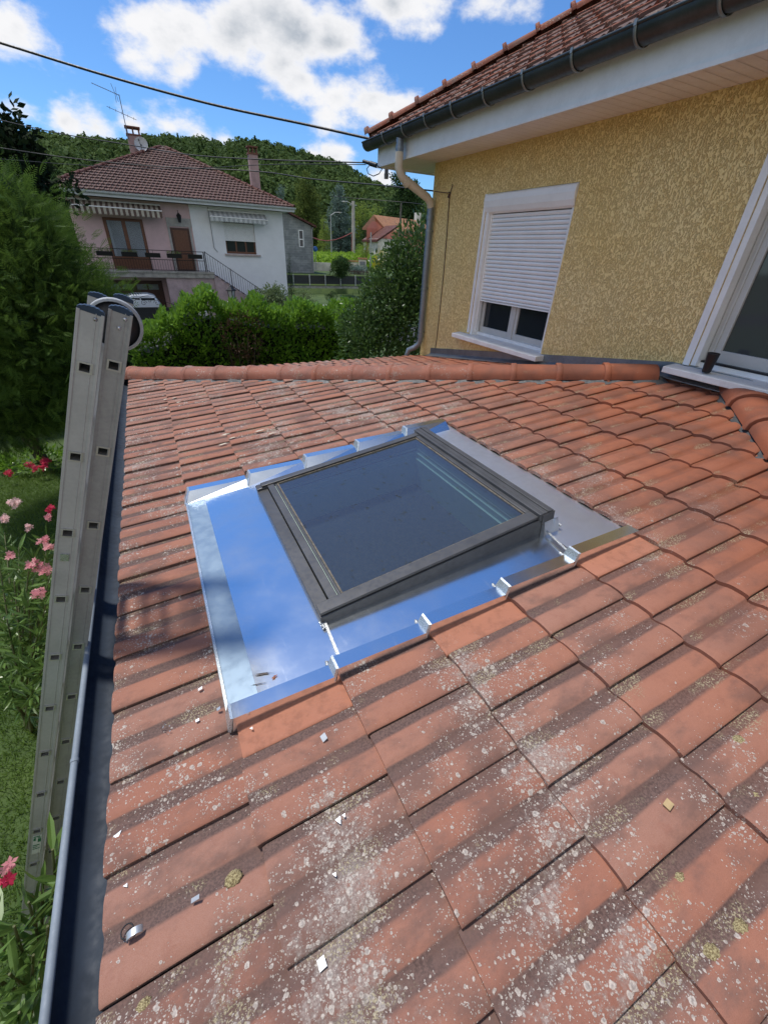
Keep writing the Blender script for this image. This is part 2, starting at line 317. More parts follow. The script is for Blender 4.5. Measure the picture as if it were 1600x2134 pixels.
def sstep(a, b, x):
    x = min(max((x-a)/(b-a), 0), 1); return x*x*(3-2*x)
def prof_double(t):
    p = (t % .5)/.5 if t < .999 else 1.0
    return sstep(.10, .48, p)*(1-(sstep(.82, 1.10, p) if t < .5 else .35*sstep(.86, 1.0, p)))
def prof_flat(t): return .25 + .3*sstep(.85, 1, t)
def prof_mech(t):                                       # interlocking tile, two pans and a rib
    return .35*sstep(.05, .2, t)*(1-sstep(.3, .42, t)) + .35*sstep(.5, .62, t)*(1-sstep(.7, .8, t)) + 1.0*sstep(.8, .93, t)
def tile_field(name, fr, ucs, w, vr, mat, parent, prof=prof_double, amp=.012, lift=.018, thick=.020, nt_=15, base=-.027, cut=None, clips=(), jit=.0024, stag=True, cheap=False, skip=None):
    O, U, V, Nn = [np.array(q, float) for q in fr]; vs = []; fs = []; col = []
    rnd = random.Random(5)
    def emit(k, vf, t0, t1, fresh, pf=None):
        pf = pf or prof
        u0, u1 = ucs[k], ucs[k+1]; g = u1-u0; j = rnd.uniform(-jit, jit); ju = rnd.uniform(-jit, jit)*2.5; jv = rnd.uniform(-jit, jit); tr = rnd.random(); tw = rnd.uniform(-jit, jit)
        ts = [t0 + (t1-t0)*i/(nt_-1) for i in range(nt_)]
        if t1 > .99 and not cheap: ts[-2] = 1-.018
        ss = [0, .012, g*.5, g+.015] if not cheap else [0, g+.01]
        def P(s, t, dz=0):
            hh = base + lift*(1-s/g) + amp*pf(t) + (.006*t if pf is prof_double else 0) + j + tw*t + dz
            if s == 0 and not cheap: hh -= .004
            if t > .995 and not cheap: hh -= .004
            return O + U*(u0+s+ju) + V*(vf-t*w+jv) + Nn*hh
        o = len(vs)
        for s in ss:
            for t in ts: vs.append(P(s, t)); col.append((tr, 1-pf(t) if pf is not prof_flat else .2, fresh))
        for a in range(len(ss)-1):
            for b in range(nt_-1): i = o+a*nt_+b; fs.append((i, i+nt_, i+nt_+1, i+1))
        o = len(vs)
        for dz in (0, -thick):
            for t in ts: vs.append(P(0, t, dz)); col.append((tr, .35, fresh))
        for b in range(nt_-1): fs.append((o+b, o+b+1, o+nt_+b+1, o+nt_+b))
        if not cheap:
            o = len(vs)
            for dz in (0, -thick):
                for s in ss: vs.append(P(s, t1, dz)); col.append((tr, .9, fresh))
            n = len(ss)
            for b in range(n-1): fs.append((o+b, o+b+1, o+n+b+1, o+n+b))
    for k in range(len(ucs)-1):
        off = .5*w if (k % 2 and stag) else 0
        m0 = math.floor((vr[0]-off)/w); m1 = math.ceil((vr[1]-off)/w)
        for m in range(m0, m1):
            vf = (m+1)*w+off; vn = vf-w
            if skip and skip(ucs[k], vf, vn): continue
            if cut and cut[0] <= k <= cut[1] and vn < cut[3] and vf > cut[2]+.03:
                if vf > cut[3]+.02: emit(k, vf, 0, (vf-cut[3])/w, 0)
                if vn < cut[2]-.02: emit(k, vf, (vf-cut[2])/w, 1, .9, prof_flat)
            else: emit(k, vf, 0, 1, 0)
    me = bpy.data.meshes.new(name); me.from_pydata([tuple(p) for p in vs], [], fs)
    a = me.attributes.new('tcol', 'FLOAT_COLOR', 'POINT'); a.data.foreach_set('color', np.c_[np.array(col), np.ones(len(col))].ravel().astype(np.float32))
    if clips:
        bm = bmesh.new(); bm.from_mesh(me)
        for co, no in clips: bmesh.ops.bisect_plane(bm, geom=bm.verts[:]+bm.edges[:]+bm.faces[:], plane_co=co, plane_no=no, clear_outer=True)
        bm.to_mesh(me); bm.free()
    me.polygons.foreach_set('use_smooth', [True]*len(me.polygons)); me.materials.append(mat); me.update()
    o = bpy.data.objects.new(name, me); COL.objects.link(o); o.parent = parent; return o

# common materials
ZINC = M('old_zinc', (.30, .34, .37), .42, .75, .12, 5, bump=.06, bsc=30)
GUTIN = M('dark_zinc_gutter', (.030, .042, .062), .65, .0, .15, 4, spec=.3)
GUTM = M('grey_green_gutter', (.075, .085, .085), .38, .55, .15, 5)
WHITEP = M('white_paint', (.88, .885, .88), .5, 0, .04, 5, bump=.05, bsc=120, bd=.002)
WHITEW = M('white_wood_board', (.82, .84, .86), .55, 0, .05, 5, bump=.15, bsc=60, bd=.003)
SHUT = M('white_shutter', (.88, .89, .89), .4, 0, .03, 4)
PVCG = M('pale_grey_frame', (.55, .55, .53), .4, 0, .04, 4)
ALU = M('brushed_aluminium', (.48, .485, .49), .5, .35, .07, 9)
BLACK = M('black_plastic', (.012, .012, .014), .45, 0, .05, 9)
DARK = M('dark_room', (.012, .013, .015), .8, 0, 0, 4)
def glassmat(name, tint=(.02, .025, .03)):
    m = bpy.data.materials.new(name); t = NT(m); t.set(Base_Color=tint, Roughness=.04); t.b.inputs['Specular IOR Level'].default_value = .6; MATS[name] = m; return m
GLASS = glassmat('dark_glass')
def stucco():
    m = bpy.data.materials.new('yellow_stucco'); t = NT(m)
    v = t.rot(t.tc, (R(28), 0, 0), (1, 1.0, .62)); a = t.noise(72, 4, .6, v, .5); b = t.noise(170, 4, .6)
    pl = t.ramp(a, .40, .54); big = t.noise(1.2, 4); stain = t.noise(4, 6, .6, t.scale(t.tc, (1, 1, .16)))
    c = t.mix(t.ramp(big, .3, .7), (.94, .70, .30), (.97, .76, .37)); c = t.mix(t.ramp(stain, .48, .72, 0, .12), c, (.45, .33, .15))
    c = t.mix(t.m('MULTIPLY', t.m('SUBTRACT', 1, pl), .5), c, (.68, .46, .16))  # darker ochre in the grooves paints in the shade of the relief
    t.set(Base_Color=c, Roughness=.85, Normal=t.bump(t.m('ADD', pl, t.m('MULTIPLY', b, .3)), .9, .008)); t.b.inputs['Specular IOR Level'].default_value = .2
    return m
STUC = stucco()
def flashmat(name, base, rough, mott, streak=.02):
    m = bpy.data.materials.new(name); t = NT(m)
    n1 = t.noise(4, 5, .6); n2 = t.noise(45, 4, .6, t.rot(t.tc, (0, 0, .5), (1, .12, 1))); n3 = t.noise(2.3, 3)
    t.set(Base_Color=t.mix(t.ramp(n1, .4, .7, 0, mott), base, tuple(x*.55 for x in base)), Metallic=1.0, Roughness=t.m('ADD', t.ramp(n1, .35, .7, rough, rough+.06), t.ramp(n2, .62, .8, 0, .06)))
    t.set(Normal=t.bump(t.m('ADD', n3, t.m('MULTIPLY', n1, .12)), .05, streak)); return m
SHEET = flashmat('bright_flashing_sheet', (.88, .93, .96), .165, .28)
SHEET2 = M('matt_flashing_band', (.25, .34, .43), .38, .35, .02, 2)
SHEET3 = M('folded_bright_edge', (.62, .68, .70), .30, .7, .08, 30)
SHEETD = flashmat('dull_flashing_sheet', (.78, .82, .88), .36, .6)

# ================================================================== SETTING: ground, hills
def lawn_mat():
    m = bpy.data.materials.new('lawn_ground'); t = NT(m); a = t.noise(1.3, 5); b = t.noise(30, 5, .7)
    c = t.mix(t.ramp(a, .35, .65), (.045, .085, .018), (.075, .12, .025)); c = t.mix(t.ramp(b, .45, .65, 0, .6), c, (.03, .05, .012))
    t.set(Base_Color=c, Roughness=.9, Normal=t.bump(b, .6, .02)); return m
LAWN = lawn_mat()
xs = list(np.linspace(-700, -60, 9)) + list(np.linspace(-50, 60, 45)) + list(np.linspace(75, 700, 10))
ys = list(np.linspace(-300, -20, 8)) + list(np.linspace(-15, 43.9, 30)) + [44.25] + list(np.linspace(46, 110, 20)) + list(np.linspace(125, 800, 12))
def gz(x, y):
    z = -2.75
    if y > 44.1: z = -.72 if x > 3 else -2.4
    elif y > 30: z = -2.75 + .4*(y-30)/14
    if y > 50 and x > 3: z = -.72 + .25*min((y-50)/40, 1)
    return z
gv = [(x, y, gz(x, y)) for y in ys for x in xs]; nx = len(xs)
g = MB(); g.add(gv, [(j*nx+i, j*nx+i+1, (j+1)*nx+i+1, (j+1)*nx+i) for j in range(len(ys)-1) for i in range(nx-1)], True)
tag(g.build('ground', LAWN), kind='structure')
ROADM = M('asphalt', (.055, .055, .058), .9, 0, .12, 3, bump=.3, bsc=90)
road = MB(); road.add([(-60, 20.5, -2.742), (60, 20.5, -2.742), (60, 25.2, -2.742), (-60, 25.2, -2.742)], [(0, 1, 2, 3)]); tag(road.build('road', ROADM), kind='structure')
SIL = [(-60, .115), (-40, .118), (-20, .11), (-8.5, .121), (-6.4, .130), (-3.1, .136), (.6, .135), (4.1, .150), (7.1, .151), (9.3, .150), (12.6, .156), (14.4, .157), (17.3, .149), (20.3, .140), (22.3, .132), (24.4, .118), (26.5, .1065), (29.7, .094), (36, .07), (50, .06), (70, .06)]
def sil(a): return np.interp(a, [q[0] for q in SIL], [q[1] for q in SIL])
def hillz(a, D):
    top = 1.34 + (sil(a)-.008)*360 + 2.5*math.sin(a*.9+1)*0
    f = min(max((D-165)/195, 0), 1); z = -1 + (top+1)*(f**.85)
    z += 3.0*math.sin(a*.55+D*.03)*math.sin(D*.021+a*.3)*f*(1-f)*2
    if D > 360: z = top - (D-360)*.25
    return z
hb = MB(); AZ = np.linspace(-62, 70, 100); DS = [150, 170, 200, 230, 260, 290, 320, 345, 360, 380, 430]
hv = [(CAM[0]+D*math.sin(R(a)), CAM[1]+D*math.cos(R(a)), hillz(a, D)-1) for D in DS for a in AZ]; na = len(AZ)
hb.add(hv, [(j*na+i, j*na+i+1, (j+1)*na+i+1, (j+1)*na+i) for j in range(len(DS)-1) for i in range(na-1)], True)
tag(hb.build('hill', M('hill_ground', (.03, .05, .015), .95, 0, .2, .3)), kind='structure')
def crown_tmpl(seed, conif=False, k=190):
    g_ = np.random.default_rng(seed); vs = []; fs = []
    for i in range(k):
        d = g_.normal(size=3); d[2] = abs(d[2])*1.0-.25; d /= np.linalg.norm(d)
        if conif: zz = g_.random(); c = np.array([d[0]*(1-zz)*.75, d[1]*(1-zz)*.75, zz*2.2-.3])
        else: c = d*np.array([1, 1, 1.05])*(.8+.25*g_.random())
        nrm = d + g_.normal(size=3)*.45; nrm /= np.linalg.norm(nrm); x = np.cross(nrm, g_.normal(size=3)); x /= np.linalg.norm(x); y = np.cross(nrm, x); s_ = .11*(.6+.8*g_.random()); o = len(vs)
        vs += [c-x*s_-y*s_*.6, c+x*s_*.7-y*s_, c+x*s_+y*s_*.7, c-x*s_*.6+y*s_]; fs.append((o, o+1, o+2, o+3))
    return vs, fs
FOREST = leafmat('forest_leaf', (.022, .052, .016), (.11, .165, .045), .8, .2, .1)
fv = []; ff = []; ft = []; cnt = 0
TM = [crown_tmpl(i, i == 3) for i in range(4)]
for i in range(3000):
    a = RNG.uniform(-22, 36); D = 168 + 196*RNG.random()**.8
    if a > 32 and RNG.random() < .3: continue
    x = CAM[0]+D*math.sin(R(a)); y = CAM[1]+D*math.cos(R(a)); z = hillz(a, D)
    k = 3 if RNG.random() < .07 else int(RNG.integers(0, 3)); tv, tf = TM[k]; s_ = RNG.uniform(2.6, 5.8)*(.7 if k == 3 else 1); an = RNG.random()*6.28
    tv = np.array(tv); q = np.c_[tv[:, 0]*math.cos(an)-tv[:, 1]*math.sin(an), tv[:, 0]*math.sin(an)+tv[:, 1]*math.cos(an), tv[:, 2]]*s_ + [x, y, z]
    fv.append(q); ff.append(np.array(tf)+cnt); cnt += len(q); tn = min(max(RNG.normal(.42 + .2*math.sin(x*.03)*math.cos(D*.05), .14), 0), 1); ft.append(np.clip(tn + RNG.normal(0, .16, len(q)), 0, 1) if k != 3 else np.full(len(q), tn*.3))
fo = nmesh('forest', np.concatenate(fv), np.concatenate(ff), FOREST, None, np.concatenate(ft)); tag(fo, 'dense green wooded canopy covering the hill behind the houses', 'forest', kind='stuff')

# ================================================================== YELLOW HOUSE
HOUSE = empty('yellow_house'); tag(HOUSE, 'yellow stucco house with tiled lean-to roof, roof window, white shutter and grey gutters', 'house')
ROOF = (np.zeros(3), np.array([math.cos(SL), 0, math.sin(SL)]), np.array([0, 1., 0]), np.array([-math.sin(SL), 0, math.cos(SL)]))
def L(u, v, h): return ROOF[0] + ROOF[1]*u + ROOF[2]*v + ROOF[3]*h
WX = 4.2; WALLTH = .3
# openings: window y 3.165..4.50 z .47..1.97 ; patio door y -.9..1.59 z .67..2.16
wl = MB(); yz = [(-9, -.9, -2.75, 2.42), (-.9, 1.59, -2.75, .64), (-.9, 1.59, 2.22, 2.42), (1.59, 3.165, -2.75, 2.42), (3.165, 4.50, -2.75, .40), (3.165, 4.50, 1.975, 2.42), (4.50, 5.72, -2.75, 2.42)]
for y0, y1, z0, z1 in yz: wl.box((WX, y0, z0), (WX+WALLTH, y1, z1))
wl.box((WX+WALLTH, 5.42, -2.75), (13, 5.72, 2.42)); wl.box((12.7, -9, -2.75), (13, 5.42, 2.42)); wl.box((WX+WALLTH, -9, -2.75), (12.7, -8.7, 2.42))
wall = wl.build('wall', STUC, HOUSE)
inn = MB(); inn.box((5.0, -8, -2.7), (12, 5, 2.3)); inn.build('interior', DARK, HOUSE)
# window
wf = MB(); y0, y1, z0, z1 = 3.165, 4.50, .47, 1.975
wf.box((WX+.004, y1-.004, z0-.03), (WX+.16, y1-.05, z1)); wf.box((WX+.03, y0+.004, z0-.03), (WX+.16, y0+.05, z1))       # jamb linings
wf.box((WX+.08, y0+.05, z0-.03), (WX+.16, y1-.05, z0+.02)); wf.box((WX-.016, y1-.0, z0-.0), (WX-.002, y1+.035, z1-.002)); 
win = wf.build('window', WHITEP, HOUSE)
bx_ = MB(); n = 8; pr = []
for i in range(n+1): a = math.pi/2*i/n; pr.append((WX+.06-.085*math.sin(a), y0+.006, z1-.20+.03 + .17*math.cos(a)*1.0))
pr = [(WX+.2, y0+.006, z1-.003), (WX+.0, y0+.006, z1-.003), (WX-.022, y0+.006, z1-.02), (WX-.028, y0+.006, z1-.07), (WX-.022, y0+.006, z1-.13), (WX+.0, y0+.006, z1-.175), (WX+.03, y0+.006, z1-.19), (WX+.2, y0+.006, z1-.19)]
bx_.prism(pr, (0, y1-y0-.012+.035, 0)); bx_.build('shutter_box', SHUT, win, bevel=.004)
st = MB(); zz = z1-.195; k = 0; yA, yB = y0+.03, y1-.055
while zz > .885:
    zb = max(zz-.0415, .877); q = [(WX+.075, yA, zb), (WX+.058, yA, zb+.006), (WX+.050, yA, (zz+zb)/2), (WX+.055, yA, zz-.006), (WX+.068, yA, zz-.001), (WX+.075, yA, zz-.001)]
    st.prism(q, (0, yB-yA, 0)); zz = zb
st.box((WX+.048, yA, .862), (WX+.078, yB, .8765)); st.build('roller_shutter', SHUT, win)
sg = MB(); sg.box((WX+.04, y1-.055, z0+.02), (WX+.085, y1-.035-.04, z1-.19)); sg.build('guide_rail', WHITEP, win)
sa = MB(); zs0, zs1, xm = z0+.02, 1.3, WX+.11
ym = (yA+yB)/2
for a, b in ((yA, ym-.01), (ym+.01, yB)):
    for c_, d_, e_, f_ in ((a, a+.06, zs0, zs1), (b-.06, b, zs0, zs1), (a+.06, b-.06, zs0, zs0+.07)): sa.box((xm, c_, e_), (xm+.05, d_, f_))
sa.box((xm-.012, ym-.03, zs0), (xm-.001, ym+.03, zs1)); sa.build('sash', PVCG, win, bevel=.003)
gl = MB(); gl.box((xm+.02, yA+.05, zs0+.05), (xm+.03, yB-.05, zs1)); gl.build('pane', GLASS, win)
sl = MB(); sl.hexa([(WX-.13, 3.10, .385), (WX+.12, 3.10, .385), (WX+.12, 4.72, .385), (WX-.13, 4.72, .385), (WX-.13, 3.10, .437), (WX+.12, 3.10, .462), (WX+.12, 4.72, .462), (WX-.13, 4.72, .437)])
sl.build('sill', M('white_stone', (.78, .78, .77), .7, 0, .06, 8, bump=.15, bsc=80), win, bevel=.006)
# patio door
dr = MB(); y0, y1, z0, z1 = -.9, 1.59, .67, 2.2
dr.box((WX+.004, y1+.02-.004-.02, z0), (WX+.2, y1-.045, z1)); dr.box((WX-.012, y1, z0-.02), (WX-.002, y1+.05, z1+.05)); dr.box((WX+.004, y0+.004, z1-.05), (WX+.2, y1-.045, z1+.016)); dr.box((WX+.03, y0+.004, z0), (WX+.2, y0+.05, z1-.05))
dr.box((WX+.05, y0+.05, z0-.02), (WX+.2, y1-.045, z0+.03)); door = dr.build('patio_door', WHITEP, HOUSE)
ds = MB()
for i, (a, b, xo) in enumerate(((.36, y1-.05, .09), (y0+.05, .42, .135))):
    for c_, d_, e_, f_ in ((b-.09, b, z0+.03, z1-.05), (a, a+.09, z0+.03, z1-.05), (a+.09, b-.09, z0+.03, z0+.13), (a+.09, b-.09, z1-.14, z1-.05)): ds.box((WX+xo, c_, e_), (WX+xo+.04, d_, f_))
    ds.box((WX+xo-.012, b-.045, z0+.035), (WX+xo-.001, b-.03, z1-.06))
ds.build('sliding_sash', PVCG, door, bevel=.003)
dg = MB(); dg.box((WX+.11, .42, z0+.12), (WX+.118, y1-.13, z1-.13)); dg.box((WX+.155, y0+.1, z0+.12), (WX+.162, .40, z1-.13)); dg.build('pane', glassmat('grey_glass', (.06, .065, .068)), door)
dt = MB(); dt.box((WX+.045, y0+.05, z0+.031), (WX+.088, y1-.05, z0+.045)); dt.build('rail_track', BLACK, door)
dsl = MB(); dsl.hexa([(WX-.16, -1.0, .60), (WX+.1, -1.0, .60), (WX+.1, 1.70, .60), (WX-.16, 1.70, .60), (WX-.16, -1.0, .648), (WX+.1, -1.0, .668), (WX+.1, 1.70, .668), (WX-.16, 1.70, .648)])
dsl.build('sill', MATS['white_stone'], door, bevel=.006)
# soffit, fascia, gutter, downpipe
EX = 3.68; EY = 6.42
so_ = MB(); so_.box((EX+.03, -10, 2.385), (WX-.001, EY-.03, 2.40)); so_.box((WX-.001, 5.721, 2.385), (14, EY-.03, 2.40))
so_.build('soffit', M('soffit_board', (.84, .81, .76), .6, 0, .04, 4, bump=.1, bsc=40), HOUSE)
sj = MB()
for i in range(110):
    y = -4+i*.095
    if y < EY-.05: sj.add([(EX+.03, y, 2.3835), (WX-.002, y, 2.3835), (WX-.002, y+.004, 2.3835), (EX+.03, y+.004, 2.3835)], [(0, 1, 2, 3)])
sj.build('soffit_joint', M('soffit_gap', (.60, .56, .50), .8, 0, 0, 4), HOUSE)
fa = MB(); fa.box((EX, -10, 2.365), (EX+.03, EY, 2.60)); fa.box((EX+.03, EY-.03, 2.365), (14, EY, 2.60)); fa.box((EX-.012, -10, 2.358), (EX-.001, EY+.012, 2.385)); fa.box((EX-.012, EY+.001, 2.358), (14, EY+.012, 2.385)); fa.build('fascia', WHITEW, HOUSE)
def gutter_mesh(a, b, r, th, n=14, bead=.012, mi=0):   # half-round channel from a to b (level), opening up
    a = np.array(a, float); b = np.array(b, float); d = (b-a)/np.linalg.norm(b-a); e = np.cross(d, [0, 0, 1.]); m = MB(); vs = []
    for q in (a, b):
        for rr in (r, r-th):
            for i in range(n+1):
                t = math.pi*i/n; vs.append(q + e*rr*math.cos(t) - np.array([0, 0, 1.])*rr*math.sin(t))
    k = n+1; fs = []
    for i in range(n): fs.append((i, i+1, 2*k+i+1, 2*k+i)); fs.append((k+i, k+i+1, 3*k+i+1, 3*k+i))
    m.add(vs, fs, True); m.add([vs[0], vs[k], vs[3*k], vs[2*k]], [(0, 1, 2, 3)]); m.add([vs[n], vs[k+n], vs[3*k+n], vs[2*k+n]], [(0, 1, 2, 3)])
    for q in (a, b): m.add([q]+[q + e*r*math.cos(math.pi*i/n) - np.array([0, 0, 1.])*r*math.sin(math.pi*i/n) for i in range(n+1)], [(0, i+1, i+2) for i in range(n)], False)
    return m, e
GX = 3.585
m, e = gutter_mesh((GX, -10, 2.625), (GX, 6.56, 2.625), .085, .003); m.tube([(GX-.085, -10, 2.63), (GX-.085, 6.56, 2.63)], .011, 8)
mg = m.build('gutter', GUTM, HOUSE, fix=False)
BR = M('bracket_zinc', (.28, .30, .29), .45, .6, .1, 6)
for i in range(16):
    y = 5.93 - .512*i; c = MB(); r_ = .089
    vs = []
    for yy in (y-.011, y+.011):
        for rr in (r_, r_+.004):
            for k in range(13): t = math.pi*k/12; vs.append((GX-rr*math.cos(t), yy, 2.625-rr*math.sin(t)))
    fs = []
    for k in range(12): fs += [(k, k+1, 26+k+1, 26+k), (13+k, 13+k+1, 39+k+1, 39+k), (k, k+1, 14+k, 13+k), (26+k, 27+k, 40+k, 39+k)]
    c.add(vs, fs, True); c.box((GX-.098, y-.011, 2.618), (GX-.086, y+.011, 2.648)); c.build('gutter_bracket', BR, mg)
dp = MB(); dp.tube([(GX, 5.60, 2.56), (GX, 5.60, 2.40)], .046, 16); dp.tube([(GX, 5.60, 2.475), (GX, 5.60, 2.44)], .052, 16)
dpipe = dp.build('downpipe', M('pipe_zinc', (.26, .30, .35), .4, .55, .1, 5), HOUSE)
pe = MB(); pe.tube([(GX, 5.60, 2.42), (GX, 5.60, 2.27), (GX+.02, 5.60, 2.215), (GX+.07, 5.605, 2.17), (WX-.14, 5.63, 2.0), (WX-.09, 5.635, 1.955), (WX-.07, 5.64, 1.90)], .05, 16)
pe.tube([(GX+.10, 5.607, 2.15), (GX+.15, 5.61, 2.116)], .055, 16); pe.build('elbow', M('cream_pvc', (.62, .56, .46), .45, 0, .05, 5), dpipe)
pl = MB(); pl.tube([(WX-.07, 5.64, 1.93), (WX-.07, 5.64, .18), (WX-.08, 5.66, .12), (WX-.13, 5.70, .06), (WX-.2, 5.75, .02), (WX-.22, 5.76, -.06), (WX-.22, 5.76, -2.6)], .043, 16)
for z in (1.76, .22): pl.tube([(WX-.07, 5.64, z), (WX-.07, 5.64, z+.05)], .05, 16)
pl.build('lower_pipe', MATS['pipe_zinc'], dpipe)
for z in (1.62, .9, .3): pc = MB(); pc.tube([(WX-.07, 5.64, z), (WX-.07, 5.64, z+.02)], .049, 16); pc.box((WX-.03, 5.63, z), (WX-.001, 5.65, z+.02)); pc.build('pipe_clip', ZINC, dpipe)
# main roof: face over this eave, clipped along its hip
PM = math.atan(.575); EO = (GX+.02, 0, 2.66)
F1 = (np.array(EO), np.array([math.cos(PM), 0, math.sin(PM)]), np.array([0, 1., 0]), np.array([-math.sin(PM), 0, math.cos(PM)]))
yc = 6.50; HP = Vector((EO[0], yc, 0)); rf = MB()
RX = EO[0]+7; RZ = EO[2]+7*.575
rf.add([(EO[0]+.02, -10, EO[2]-.05), (EO[0]+.02, yc-.02, EO[2]-.05), (RX, yc-7, RZ-.05), (RX, -10, RZ-.05)], [(0, 1, 2, 3)])
rf.add([(EO[0]+.02, yc-.02, EO[2]-.05), (16, yc-.02, EO[2]-.05), (16, yc-7, RZ-.05), (RX, yc-7, RZ-.05)], [(0, 1, 2, 3)])
rf.add([(RX, -10, RZ-.05), (RX, yc-7, RZ-.05), (16, yc-7, RZ-.05), (16, -10, RZ-.05)], [(0, 1, 2, 3)])
mroof = rf.build('main_roof', OLDT, HOUSE, fix=False)
tile_field('roof_tile_face', F1, [i*.30-.02 for i in range(20)], .20, (-1.5, 6.6), OLDT, mroof, prof_mech, .026, .026, .02, 10, 0., clips=[(HP, Vector((-1, 1, 0))*1.0 if False else Vector((1, 1, 0)))] , stag=True)
F2 = (np.array([0, yc, EO[2]]), np.array([0, -math.cos(PM), math.sin(PM)]), np.array([1., 0, 0]), np.array([0, math.sin(PM), math.cos(PM)]))
tile_field('roof_tile_side', F2, [i*.30-.02 for i in range(12)], .20, (3.5, 9), OLDT, mroof, prof_mech, .026, .026, .02, 6, 0., clips=[(HP, Vector((-1, -1, 0)))], cheap=True)
def arch_cap(p0, d, upn, ln, wd, ht, collar=.014, cl=.045, n=10, taper=.012, th=.012):
    """one hip tile: half-round shell along d with a raised collar at its lower end"""
    d = np.array(d, float); d /= np.linalg.norm(d); upn = np.array(upn, float); sd = np.cross(d, upn); sd /= np.linalg.norm(sd); upn = np.cross(sd, d); m = MB()
    def ring(s, grow): return [np.array(p0) + d*s + sd*(wd/2+grow)*math.cos(math.pi*i/n) + upn*(ht+grow)*math.sin(math.pi*i/n)**.8 for i in range(n+1)]
    prof = [(0, collar-.004), (.004, collar), (cl-.006, collar), (cl, .002), (cl+.004, 0), (ln*.6, -taper*.5), (ln, -taper)]
    vs = []; 
    for s, g_ in prof: vs += ring(s, g_)
    k = n+1; m.add(vs, [(a*k+b, a*k+b+1, (a+1)*k+b+1, (a+1)*k+b) for a in range(len(prof)-1) for b in range(n)], True)
    m.add(ring(0, collar-.004)+ring(0, -th), [(b, b+1, k+b+1, k+b) for b in range(n)]); m.add(ring(ln, -taper)+ring(ln, -taper-th), [(b, b+1, k+b+1, k+b) for b in range(n)])
    return m
def setcol(o, base=.5):
    me = o.data; a = me.attributes.new('tcol', 'FLOAT_COLOR', 'POINT'); r_ = random.random(); a.data.foreach_set('color', np.tile([r_, .25, 0, 1], len(me.vertices)).astype(np.float32))
for o in (mroof,): setcol(o)
hd = np.array([1, -1, .575]); hd = hd/np.linalg.norm(hd)
for i in range(14):
    p = np.array([EO[0]-.03, yc+.03, EO[2]+.03]) + hd*.37*i
    o = arch_cap(p, hd, (-.4, .4, 1), .385, .19, .075, .03, .05).build('hip_tile', OLDT, mroof); setcol(o)
# ------------------------------------------------ lean-to roof
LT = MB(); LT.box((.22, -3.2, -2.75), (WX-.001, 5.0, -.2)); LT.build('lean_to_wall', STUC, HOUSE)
H1 = lambda u: 5.345-.858*u; H2 = lambda u: .928*u-2.757
ud = MB(); P_ = lambda u, v, h: tuple(L(u, v, h))
ucut = 2.2
A_ = [(0.03, H2(0.03)), (.38, H2(.38)), (.38, H1(.38)), (.03, H1(.03))]
for poly in ([(0.03, H2(.03)), (.40, H2(.4)), (.40, H1(.4)), (.03, H1(.03))], [(2.14, H2(2.14)), (4.22, H2(4.22)), (4.22, H1(4.22)), (2.14, H1(2.14))], [(.40, H2(.4)), (2.14, H2(2.14)), (2.14, .50), (.40, .50)], [(.40, 2.02), (2.14, 2.02), (2.14, H1(2.14)), (.40, H1(.4))]):
    n = len(poly); ud.add([P_(u, v, -.06) for u, v in poly] + [P_(u, v, -.09) for u, v in poly], [tuple(range(n)), tuple(range(n, 2*n))[::-1]] + [(i, n+i, n+(i+1) % n, (i+1) % n) for i in range(n)])
lroof = ud.build('lean_to_roof', M('roof_board', (.05, .045, .04), .9, 0, .1, 8), HOUSE)
ucs = [.36*i + .0017*i*i for i in range(0, 13)]
kx = 1/math.cos(SL)
c1 = Vector((0, 5.345, 0)); n1v = Vector((.858*kx, 1, 0)); c2 = Vector((0, -2.757, 0)); n2v = Vector((.928*kx, -1, 0)); wcl = (Vector((WX-.012, 0, 0)), Vector((1, 0, 0)))
tile_field('roof_tiles', ROOF, ucs, .24, (-3.2, 5.6), TILE, lroof, cut=(1, 5, .474, 2.052), clips=[(c1, n1v), (c2, n2v), wcl], nt_=17)
kf = math.tan(SL)/(.858*kx); af = math.atan(kf)
FF = (np.array([0, 5.345, -.0]), np.array([0, -math.cos(af), math.sin(af)]), np.array([1., 0, 0]), np.array([0, math.sin(af), math.cos(af)]))
tile_field('far_slope_tiles', FF, [.36*i for i in range(-1, 12)], .24, (-.3, 4.4), TILE, lroof, clips=[(c1, -n1v), wcl], nt_=9)
kn = math.tan(SL)/(.928*kx); an_ = math.atan(kn)
FN = (np.array([0, -2.757, -.0]), np.array([0, math.cos(an_), math.sin(an_)]), np.array([-1., 0, 0]), np.array([0, -math.sin(an_), math.cos(an_)]))
tile_field('near_slope_tiles', FN, [.36*i for i in range(-1, 12)], .24, (-4.3, .3), TILE, lroof, clips=[(c2, -n2v), wcl], nt_=7)
# hip tiles of the lean-to
d1 = np.array([1, -.858*kx, math.tan(SL)]); d1 /= np.linalg.norm(d1); b1 = L(.04, H1(.04), -.005)
LEN1 = np.linalg.norm(L(4.13, H1(4.13), 0)-L(.04, H1(.04), 0)); NC = 14
for i in range(NC):
    s_ = LEN1/NC; p = b1 + d1*s_*i; o = arch_cap(p, d1, (0, 0, 1), s_+.03, .25, .108, .008, .05, taper=.010).build('hip_tile', CAPM, lroof); setcol(o)
d2 = np.array([-1, -.928*kx, -math.tan(SL)]); d2 /= np.linalg.norm(d2); b2 = L(4.30, H2(4.30), .0)
for i in range(14):
    p = b2 + d2*(.40*(i+1)); o = arch_cap(p, -d2, (0, 0, 1), .43, .27, .10, .012, .05, taper=.014).build('hip_tile', CAPM, lroof); setcol(o)
